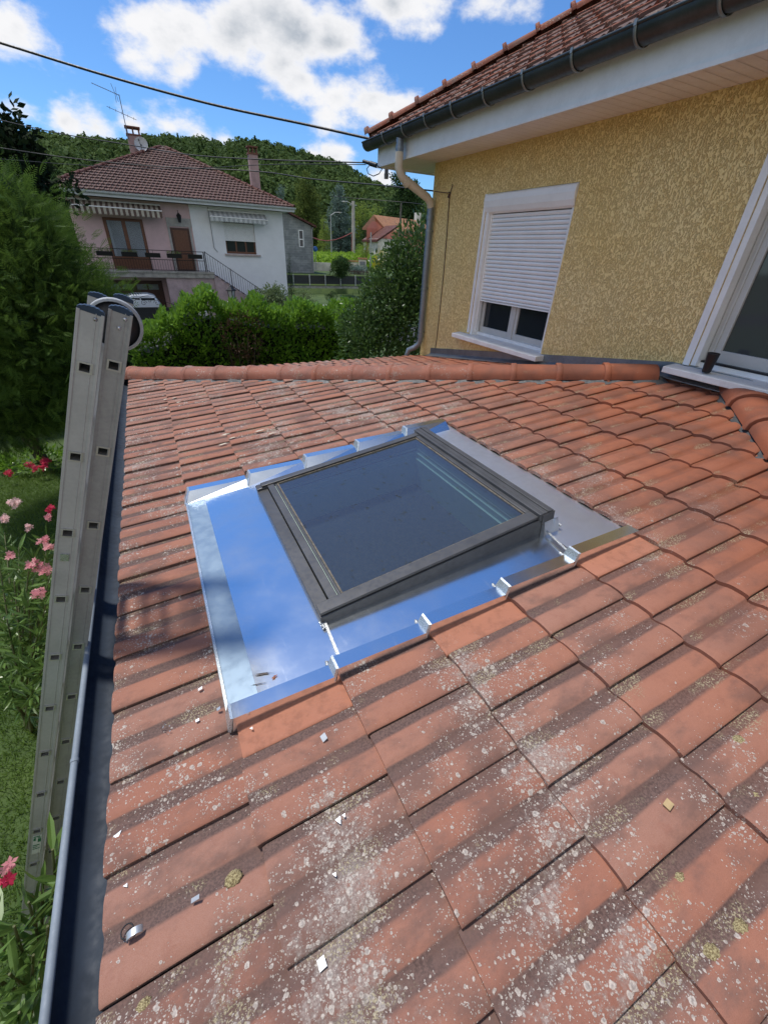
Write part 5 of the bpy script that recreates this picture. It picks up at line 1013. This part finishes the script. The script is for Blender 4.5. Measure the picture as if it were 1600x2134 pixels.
# wooded band at the hill foot
fv = []; ff = []; ft = []; cnt = 0
for i in range(420):
    a = RNG.uniform(-22, 36); D = RNG.uniform(122, 172); tv, tf = TM[int(RNG.integers(0, 3))]; s_ = RNG.uniform(2.2, 3.8); x, y = CAM[0]+D*math.sin(R(a)), CAM[1]+D*math.cos(R(a)); q = np.array(tv)*[s_, s_, s_*1.2]+[x, y, RNG.uniform(.5, 2.6)]
    fv.append(q); ff.append(np.array(tf)+cnt); cnt += len(q); ft.append(np.full(len(q), min(max(RNG.normal(.5, .3), 0), 1)))
o = nmesh('woodland', np.concatenate(fv), np.concatenate(ff), FOREST, None, np.concatenate(ft)); tag(o, 'belt of mixed green woodland at the foot of the hill', 'woodland', kind='stuff')

# ================================================================== overhead cables
CB = M('black_cable', (.015, .015, .018), .5)
def cable(pts, r, lab, D0, D1, end=None):
    n = len(pts); P = [ad(x, y, D0+(D1-D0)*i/(n-1)) for i, (x, y) in enumerate(pts)]
    if end is not None: P[-1] = np.array(end)
    t = np.linspace(0, n-1, 60); Q = []
    for q in t:
        i = min(int(q), n-2); f = q-i; p0, p1, p2, p3 = P[max(i-1, 0)], P[i], P[i+1], P[min(i+2, n-1)]; Q.append(.5*(2*p1+(p2-p0)*f+(2*p0-5*p1+4*p2-p3)*f*f+(3*p1-p0-3*p2+p3)*f**3))
    m = MB(); m.tube(Q, r, 6); o = m.build('overhead_cable', CB); tag(o, lab, 'cable'); return o
cable([(-200, 30), (0, 89), (220, 157), (440, 217), (640, 260), (783, 292)], .017, 'thick black overhead cable crossing the sky to the gutter corner', 11, 7.8)
cable([(-150, 215), (0, 250), (130, 279), (270, 302), (400, 323), (560, 333), (762, 339)], .009, 'thin overhead cable passing behind the chimney with the dish to the eave corner', 16, 8.2)
cable([(-150, 285), (0, 308), (160, 331), (330, 347), (534, 357), (650, 373), (780, 385), (905, 398)], .010, 'thin overhead cable passing in front of the tall pink chimney to the yellow wall', 16, 7.2)
cable([(-100, 322), (0, 331), (170, 344), (360, 352), (560, 343), (762, 343)], .006, 'faint lowest overhead cable crossing in front of the pyramid roof', 18, 8.2)
cable([(690, 409), (736, 413), (836, 421), (884, 426)], .03, 'thin far cable strung between the utility poles', 66, 56)
q = MB(); a = at(757, 336, 'x', 3.62); b = at(785, 345, 'x', 3.72); q.tube([a, a+(b-a)*.45], .022, 8); q.tube([a+(b-a)*.5, b], .03, 8); 
lp_ = [at(x, y, 'x', 3.66) for x, y in ((785, 345), (796, 352), (790, 362), (778, 367), (767, 362), (764, 352), (770, 344))]; q.tube(lp_, .006, 6); o = q.build('cable_clamp', CB); tag(o, 'black cable clamp with a hanging loop at the far eave corner', 'clamp')

# ================================================================== vegetation close by
LAUREL = leafmat('laurel_leaf', (.05, .115, .012), (.20, .36, .04), .28, .3, .5)
def hedge(name, lab, segs, n, mat, tm, size, y0, y1, zb=-2.7):
    """leaf shell: front, top and some depth; segs = (x, ztop) outline"""
    xs_ = [s[0] for s in segs]; zs = [s[1] for s in segs]; x = RNG.uniform(xs_[0], xs_[-1], n); zt = np.interp(x, xs_, zs) + .12*np.sin(x*5.1)+.09*np.sin(x*11.7+1)+.05*np.sin(x*23)
    k = RNG.random(n); y = np.where(k < .62, y0+.35*RNG.random(n)**1.6, y0+(y1-y0)*RNG.random(n)); z = np.where(k < .62, zb+(zt-zb)*RNG.random(n)**.7, zt-.35*RNG.random(n)**2)
    y = y + .12*np.sin(x*4+z*3)+.08*np.sin(z*9+x*2)
    out = np.where((k < .62)[:, None], np.array([0, -1., .55]), np.array([0, -.15, 1.])); d = out + unit(n)*.75
    o = scatter('foliage', *tm, np.c_[x, y, z], rots(d, RNG.random(n)*6.28), size*RNG.uniform(.65, 1.25, (n, 1)), mat)
    e = empty(name, ((xs_[0]+xs_[-1])/2, (y0+y1)/2, zb)); tag(e, lab, 'hedge'); o.parent = e; o.location = -e.location
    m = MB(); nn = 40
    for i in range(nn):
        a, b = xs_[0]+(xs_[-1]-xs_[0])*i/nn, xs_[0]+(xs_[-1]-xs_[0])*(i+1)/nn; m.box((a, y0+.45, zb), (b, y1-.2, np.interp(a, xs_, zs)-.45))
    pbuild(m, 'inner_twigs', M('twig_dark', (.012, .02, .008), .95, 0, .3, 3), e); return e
hedge('laurel_hedge', 'glossy green laurel hedge behind the hip tiles, before the pink house', [(-.2, -.45), (.45, -.35), (.9, .15), (1.5, .30), (2.4, .12), (3.4, .02), (4.6, .0), (5.8, .05)], 17000, LAUREL, OVAL, .135, 10.6, 11.9)
hedge('garden_hedge', 'dark green hedge standing in shade behind the feathery tree', [(-11, .2), (-6, .3), (-3, .1), (-.25, -.3)], 12000, DG, OVAL, .16, 12.2, 13.2)
e = empty('dark_red_shrub', (2.2, 10.4, -2.7)); tag(e, 'thin reddish brown shrub growing against the laurel hedge', 'shrub'); o = leafy('foliage', [((2.15, 10.35, -.45), (.5, .25, .5)), ((2.1, 10.35, -1.2), (.35, .25, .6))], 1100, .07, LEAF, leafmat('reddish_leaf', (.03, .018, .012), (.10, .055, .03), .6, .2, .2)); o.parent = e; o.location = -e.location
m = MB(); [m.tube([(2.15, 10.4, -2.7), (2.1+dx*.5, 10.35, -1.6), (2.15+dx, 10.35, -.4)], [.02, .015, .006], 5) for dx in (-.35, -.1, .15, .35)]; pbuild(m, 'stem', BARK, e)
e = empty('lilac_bush', (5.0, 9.3, -2.7)); tag(e, 'tall dark green lilac bush beside the yellow house corner and downpipe', 'shrub')
cs = [(ad(865, 535, 8.8), (.55, .5, .55)), (ad(835, 590, 8.6), (.6, .5, .55)), (ad(800, 640, 8.4), (.55, .5, .5)), (ad(765, 680, 8.3), (.45, .45, .45)), (ad(850, 680, 8.4), (.8, .5, .7)), (ad(790, 740, 8.2), (.8, .5, .6)), (ad(900, 560, 9.3), (.7, .6, .8)), (ad(880, 620, 8.6), (.7, .5, .7)), (ad(735, 690, 8.4), (.3, .3, .4)), (ad(830, 540, 8.7), (.28, .25, .25)), (ad(790, 600, 8.5), (.28, .25, .25))]
o = leafy('foliage', cs, 15000, .082, OVAL, leafmat('lilac_leaf', (.03, .07, .02), (.10, .175, .045), .36, .25, .4), None, .15, .9, .35); o.parent = e; o.location = -e.location
m = MB()
for cc_, rr in cs[:8]: m.tube([(5.0+RNG.normal(0, .15), 9.2, -2.7), np.array([5.0, 9.1, -1.6])*.4+cc_*.6-[0, 0, .3], cc_], [.05, .03, .01], 6)
pbuild(m, 'stem', BARK, e)
# feathery tree on the left
TR = empty('feathery_tree', (-2.4, 9.9, -2.75)); tag(TR, 'large feathery leaved green tree filling the left side beside the ladder', 'tree')
cs = [(ad(-20, 520, 9.2), (1.1, 1., .9)), (ad(45, 520, 8.8), (.75, .8, .85)), (ad(30, 640, 8.6), (1.3, 1.1, .9)), (ad(105, 620, 8.4), (.62, .6, .5)), (ad(90, 720, 8.5), (1.0, 1., .8)), (ad(-90, 600, 9), (1.4, 1.2, 1.2)), (ad(15, 790, 8.8), (1.1, 1., .75)), (ad(165, 650, 8.3), (.42, .45, .35)), (ad(175, 618, 8.2), (.4, .3, .12)), (ad(45, 450, 9), (.25, .25, .42)), (ad(-20, 900, 8.6), (.7, .7, .3)), (ad(110, 530, 8.5), (.25, .25, .3)), (ad(225, 608, 8.1), (.40, .22, .05)), (ad(70, 850, 8.8), (.8, .7, .35))]
FE = leafmat('feathery_leaf', (.026, .066, .014), (.115, .195, .035), .6, .35, .15)
o = leafy('foliage', cs, 13500, .21, (FRONDV, FRONDF), FE, None, .15, .8, .5, .3); o.parent = TR; o.location = -TR.location
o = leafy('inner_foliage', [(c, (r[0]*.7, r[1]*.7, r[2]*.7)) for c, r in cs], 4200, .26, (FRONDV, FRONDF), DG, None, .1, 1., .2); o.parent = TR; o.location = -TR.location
m = MB()
base = at(88, 962, 'z', -2.75)
for q in ([base, at(88, 962, 'z', -2.75)+[-.12, 0, .7], ad(55, 800, 9.9), ad(40, 640, 9)], [base+[.06, 0, 0], base+[-.03, .05, .6], ad(78, 820, 9.9), ad(110, 600, 8.8)], [base, ad(20, 780, 9.6), ad(-60, 620, 9)], [ad(55, 800, 9.9), ad(120, 700, 8.8), ad(215, 625, 8.3)]): m.tube(q, [.085, .07, .05, .02][:len(q)], 8)
pbuild(m, 'trunk', BARK, TR)
e = empty('dark_conifer', (-5.5, 20, -2.7)); tag(e, 'dark conifer branches at the upper left edge above the feathery tree', 'tree'); o = leafy('foliage', [(ad(-30, 300, 20), (1.1, 1, .9)), (ad(-60, 350, 20), (2, 1.5, 1.2)), (ad(15, 330, 20), (.6, .6, .35)), (ad(-90, 480, 20), (2.5, 2, 2.5))], 2600, .4, SPRAY, leafmat('blackish_leaf', (.006, .014, .006), (.02, .035, .014), .8, .1, .1)); o.parent = e; o.location = -e.location
m = MB(); m.tube([(-6.2, 20, -2.7), (-6.2, 20, 3.5)], [.2, .08], 8); pbuild(m, 'trunk', BARK, e)
# flower bed, red blossoms below the tree
def petals():
    vs = []; fs = []
    for i in range(5):
        a = i*1.2566; o = len(vs); c, s_ = math.cos(a), math.sin(a); f = lambda x, y, z: (c*x-s_*y, z, s_*x+c*y)
        vs += [f(0, 0, 0), f(.28, .5, .10), f(.05, 1, .16), f(-.28, .55, .10)]; fs.append((o, o+1, o+2, o+3))
    return vs, fs
PET = petals()
def flowermat(name, a, b): return leafmat(name, a, b, .6, .35, .2)
PINK = flowermat('pink_petal', (.55, .16, .22), (.80, .42, .42)); REDP = flowermat('crimson_petal', (.45, .02, .06), (.62, .05, .12)); PALE = flowermat('pale_pink_petal', (.72, .40, .40), (.85, .62, .58))
OLL = leafmat('oleander_leaf', (.045, .09, .02), (.15, .25, .06), .35, .25, .5)
def flower_cluster(c, r, n, mat, parent, size=.028):
    p = np.array(c)+unit(n)*r*RNG.random((n, 1))**.4; d = unit(n)*.7+[.2, -.5, .8]; o = scatter('blossom_cluster', *PET, p, rots(d, RNG.random(n)*6), size*RNG.uniform(.8, 1.2, (n, 1)), mat); o.parent = parent; o.location = -parent.location
e = empty('red_flower_shrub', base+[0, -.3, 0]); tag(e, 'low shrub with crimson flowers at the foot of the feathery tree', 'shrub'); b_ = np.array(e.location)
o = leafy('foliage', [(b_+[-.1, 0, .15], (.7, .4, .22)), (b_+[-1.0, .1, .12], (.7, .4, .2))], 1200, .10, OVAL, LAUREL); o.parent = e; o.location = -e.location
for p in ((62, 968), (75, 976), (92, 966), (98, 960), (88, 974), (20, 985)): flower_cluster(at(*p, 'z', -2.5), .07, 16, REDP, e, .035)
def oleander(base_, stems, lab, nl, clusters, L_=.165, spread=.9):
    e = empty('oleander', base_); tag(e, lab, 'shrub'); m = MB(); P_l = []; D_l = []
    for tip in stems:
        tip = np.array(tip); b0 = np.array(base_)+RNG.normal(0, .05, 3)*[1, 1, 0]; mid = b0*.5+tip*.5+[0, 0, .12]; m.tube([b0, mid, tip], [.014, .010, .005], 5)
        for i in range(nl):
            f = .15+.85*(i/nl)**.6; c = (b0*(1-f)**2+2*mid*f*(1-f)+tip*f*f); ax = tip-mid; ax /= np.linalg.norm(ax); d = unit(1)[0]*spread+ax*.75; P_l.append(c); D_l.append(d)
    pbuild(m, 'stem', M('green_stem', (.12, .13, .05), .7), e); n = len(P_l)
    o = scatter('foliage', *LANCE, np.array(P_l), rots(np.array(D_l), RNG.random(n)*6.28), L_*RNG.uniform(.7, 1.25, (n, 1)), OLL); o.parent = e; o.location = -e.location
    for c, r, k, mt in clusters: flower_cluster(c, r, k, mt, e)
def P3(px, py, z): return at(px, py, 'z', z)
st1 = [P3(px, py, z) for px, py, z in [(10, 1110, -1.5), (40, 1140, -1.45), (70, 1160, -1.4), (100, 1120, -1.45), (110, 1180, -1.5), (30, 1210, -1.5), (60, 1250, -1.5), (95, 1260, -1.55), (15, 1290, -1.6), (80, 1320, -1.6), (100, 1380, -1.7), (40, 1370, -1.7), (20, 1430, -1.8), (70, 1440, -1.8), (-40, 1150, -1.5), (-50, 1250, -1.5), (-30, 1380, -1.7), (120, 1220, -1.6), (60, 1190, -1.3), (0, 1180, -1.4)]]
oleander(np.array(P3(30, 1450, -2.3))*[1, 1, 0]+[0, 0, -2.75], st1, 'pink flowering oleander at the left edge beside the upper ladder', 46,
 [(P3(30, 1050, -1.35), .07, 22, PALE), (P3(8, 1080, -1.35), .05, 14, PALE), (P3(106, 1060, -1.35), .045, 14, REDP), (P3(100, 1078, -1.35), .035, 9, PINK), (P3(92, 1128, -1.3), .055, 20, PINK), (P3(104, 1140, -1.3), .04, 12, PINK), (P3(72, 1178, -1.28), .06, 22, PINK), (P3(95, 1188, -1.28), .045, 14, PINK), (P3(22, 1158, -1.3), .035, 10, PINK), (P3(82, 1236, -1.3), .045, 16, PINK), (P3(60, 1100, -1.35), .03, 8, PALE)])
st2 = [P3(px, py, z) for px, py, z in [(110, 1770, -.9), (125, 1800, -.85), (90, 1830, -1.0), (60, 1880, -1.0), (30, 1930, -1.0), (100, 1930, -1.0), (70, 1990, -1.1), (20, 2030, -1.1), (-20, 1900, -1.0), (90, 2050, -1.2), (40, 2110, -1.2), (10, 2160, -1.2), (-40, 2020, -1.1), (110, 1860, -1.1)]]
oleander(np.array(P3(20, 2080, -1.9))*[1, 1, 0]+[0, 0, -2.75], st2, 'oleander with dark leaves crossing the lower ladder beside the gutter', 26, [(P3(14, 1808, -.95), .022, 4, PINK), (P3(14, 1835, -.95), .02, 4, REDP)], .16)
st3 = [P3(px, py, z) for px, py, z in [(20, 1480, -1.9), (-10, 1440, -1.9), (30, 1520, -2.0), (-30, 1520, -1.9)]]
# grass blades on the near lawn
n = 150000; gx = RNG.uniform(-4.4, -.2, n); gy = RNG.uniform(-.8, 9.5, n); gh = RNG.uniform(.03, .075, n); d = unit(n)*.75+[0, 0, 1.]
o = scatter('grass', [(-.07, 0, 0), (.07, 0, 0), (.03, .7, .08), (0, 1, .2)], [(0, 1, 2, 3)], np.c_[gx, gy, np.full(n, -2.75)], rots(d, RNG.random(n)*6.28), gh[:, None], leafmat('grass_blade', (.05, .10, .015), (.16, .25, .05), .6, .3, .2), None, np.clip(.5+.3*np.sin(gx*3+1)*np.cos(gy*2.3)+RNG.normal(0, .2, n), 0, 1)); tag(o, 'short green lawn grass below the ladder and oleanders', 'grass', kind='stuff')

# ================================================================== small things lying on the tiles
CHIP = M('cut_zinc', (.50, .53, .56), .5, .6, .05, 30)
def surf(px, py, h=0): 
    d = ray(px, py); q = ROOF[3]*h; t = ((q-CAM)@ROOF[3])/(d@ROOF[3]); return CAM+d*t
def chip(px, py, pts, lab, h=.0, tilt=(0, 0)):
    c = surf(px, py, h); U_ = ROOF[1]; V_ = ROOF[2]; N_ = ROOF[3]
    P = [c+U_*x+V_*y+N_*(x*tilt[0]+y*tilt[1]+.002) for x, y in pts]; m = MB(); m.prism([p-c for p in P], N_*.0008); o = m.build('metal_chip', CHIP); o.location = tuple(c); tag(o, lab, 'metal scrap', 'metal offcuts on the tiles')
chip(671, 2009, [(-.008, -.010), (.009, -.008), (.008, .011), (-.008, .009)], 'small bright rectangular metal offcut at bottom centre of the tiles')
chip(407, 1874, [(-.010, -.003), (.010, -.005), (.012, .003), (-.008, .005)], 'narrow metal sliver left of centre on the lower tiles', .004, (.3, .2))
chip(245, 1745, [(-.009, .006), (.011, .012), (.002, -.006)], 'triangular metal offcut on the eave tile beside the gutter')
chip(706, 1711, [(-.008, .006), (.008, .008), (.002, -.010)], 'triangular metal offcut two tiles below the flashing')
chip(716, 1701, [(-.003, .003), (.006, .004), (.002, -.005)], 'tiny metal splinter beside the triangular offcut below the flashing')
chip(418, 1437, [(-.007, .005), (.008, .009), (.007, -.002), (-.006, -.004)], 'small metal offcut on the tile left of the flashing edge')
chip(412, 1502, [(-.006, .005), (.006, .006), (.006, -.004), (-.005, -.005)], 'blue grey metal offcut in the rusty tile hollow left of the flashing')
chip(456, 1478, [(-.006, .006), (.007, .005), (.006, -.006), (-.006, -.004)], 'white metal offcut touching the lower left flashing corner', .004, (.4, 0))
chip(675, 1539, [(-.009, .010), (.008, .012), (.010, -.006), (-.006, -.009)], 'crumpled metal offcut just below the bright orange tile', .0, (.3, .3))
chip(524, 1520, [(-.004, .004), (.005, .006), (.004, -.004)], 'tiny metal splinter lying on the bright orange tile')
chip(262, 1849, [(-.005, .004), (.005, .006), (.005, -.003)], 'tiny blue metal splinter on the mossy tile near the gutter')
chip(697, 1825, [(-.004, .005), (.005, .004), (.003, -.005)], 'tiny metal splinter on the crusted tile at lower centre')
m = MB()
for i in range(14):
    q = surf(343+RNG.normal(0, 9), 1522+RNG.normal(0, 6), .003); s_ = RNG.uniform(.003, .007); u_ = unit(3); m.add([q+u_[0]*s_, q+u_[1]*s_, q+u_[2]*s_], [(0, 1, 2)])
o = m.build('metal_filings', CHIP); tag(o, 'little heap of bright metal filings in the hollow near the gutter', 'metal filings', kind='stuff')
c = surf(283, 1944, .004); m = MB(); pts = []
for i in range(14): a = 3.6*i/13; pts.append(c*0+ROOF[1]*(.017*math.cos(a))+ROOF[3]*(.014*math.sin(a)+.004)-ROOF[2]*(.004*i/13))
vs = []; 
for p in pts: vs += [p-ROOF[2]*.007, p+ROOF[2]*.007]
m.add(vs, [(2*i, 2*i+1, 2*i+3, 2*i+2) for i in range(13)], True); o = m.build('pipe_clip_strip', CHIP, fix=False); o.location = tuple(c); tag(o, 'curled bright metal strip near the gutter at lower left', 'metal strip')
m = MB(); ring_c = surf(266, 1941, .004); m.tube([ring_c*0+ROOF[1]*.013*math.cos(a)+ROOF[2]*.013*math.sin(a)+ROOF[3]*.002 for a in np.linspace(0, 6.28, 20)], .0016, 5); o = m.build('wire_ring', IRON); o.location = tuple(ring_c); tag(o, 'thin dark wire ring beside the curled metal strip', 'ring')
MOSSM = bpy.data.materials.new('dry_moss'); t = NT(MOSSM); f = t.noise(260, 4, .7); t.set(Base_Color=t.mix(t.ramp(f, .4, .6), (.16, .115, .05), (.50, .42, .22)), Roughness=.95, Normal=t.bump(f, .9, .004))
for px, py, r, lab in ((487, 1830, .021, 'large yellow moss cushion on the tile right of the curled metal strip'), (1538, 1543, .018, 'pale round moss cushion near the right edge, highest of the right-hand ones'), (1576, 1661, .014, 'small bright moss cushion at the right edge'), (1552, 1696, .014, 'brown moss cushion just left of the small bright one at the right edge'), (1541, 1932, .016, 'oval brown moss cushion near the lower right corner'), (1417, 1832, .015, 'oval moss cushion below the square tan chip'), (1254, 1746, .014, 'rough moss cushion left of the square tan chip'), (1482, 1988, .020, 'wide crusty moss cushion in the lichen patch at lower right'), (931, 1696, .017, 'golden moss cushion right of centre beside grey lichen'), (967, 1809, .013, 'small round cream moss cushion below the golden one'), (650, 2060, .018, 'flat moss cushion at the bottom beside the rectangular offcut'), (300, 2098, .017, 'moss cushion at the bottom left corner of the roof')):
    c = surf(px, py, -.012); bm = bmesh.new(); bmesh.ops.create_icosphere(bm, subdivisions=3, radius=1)
    ph = random.random()*9
    for v in bm.verts:
        k = 1+.16*math.sin(v.co.x*6+ph)*math.cos(v.co.y*7+ph)+.08*math.sin(v.co.z*15+v.co.x*11); v.co = Vector(ROOF[1])*v.co.x*r*k+Vector(ROOF[2])*v.co.y*r*.8*k+Vector(ROOF[3])*v.co.z*r*.5*k
    me = bpy.data.meshes.new('moss_cushion'); bm.to_mesh(me); bm.free(); me.polygons.foreach_set('use_smooth', [True]*len(me.polygons)); me.materials.append(MOSSM); o = bpy.data.objects.new('moss_cushion', me); COL.objects.link(o); o.location = tuple(c); tag(o, lab, 'moss', 'moss cushions on the tiles')
c = surf(1392, 1678, .0); m = MB(); m.prism([ROOF[1]*x+ROOF[2]*y for x, y in ((-.010, -.010), (.012, -.006), (.010, .012), (-.012, .008))], ROOF[3]*.004); o = m.build('tan_chip', M('tan_wood_chip', (.50, .36, .18), .8)); o.location = tuple(c); tag(o, 'square tan wood chip lying on a lichened tile at right', 'wood chip')
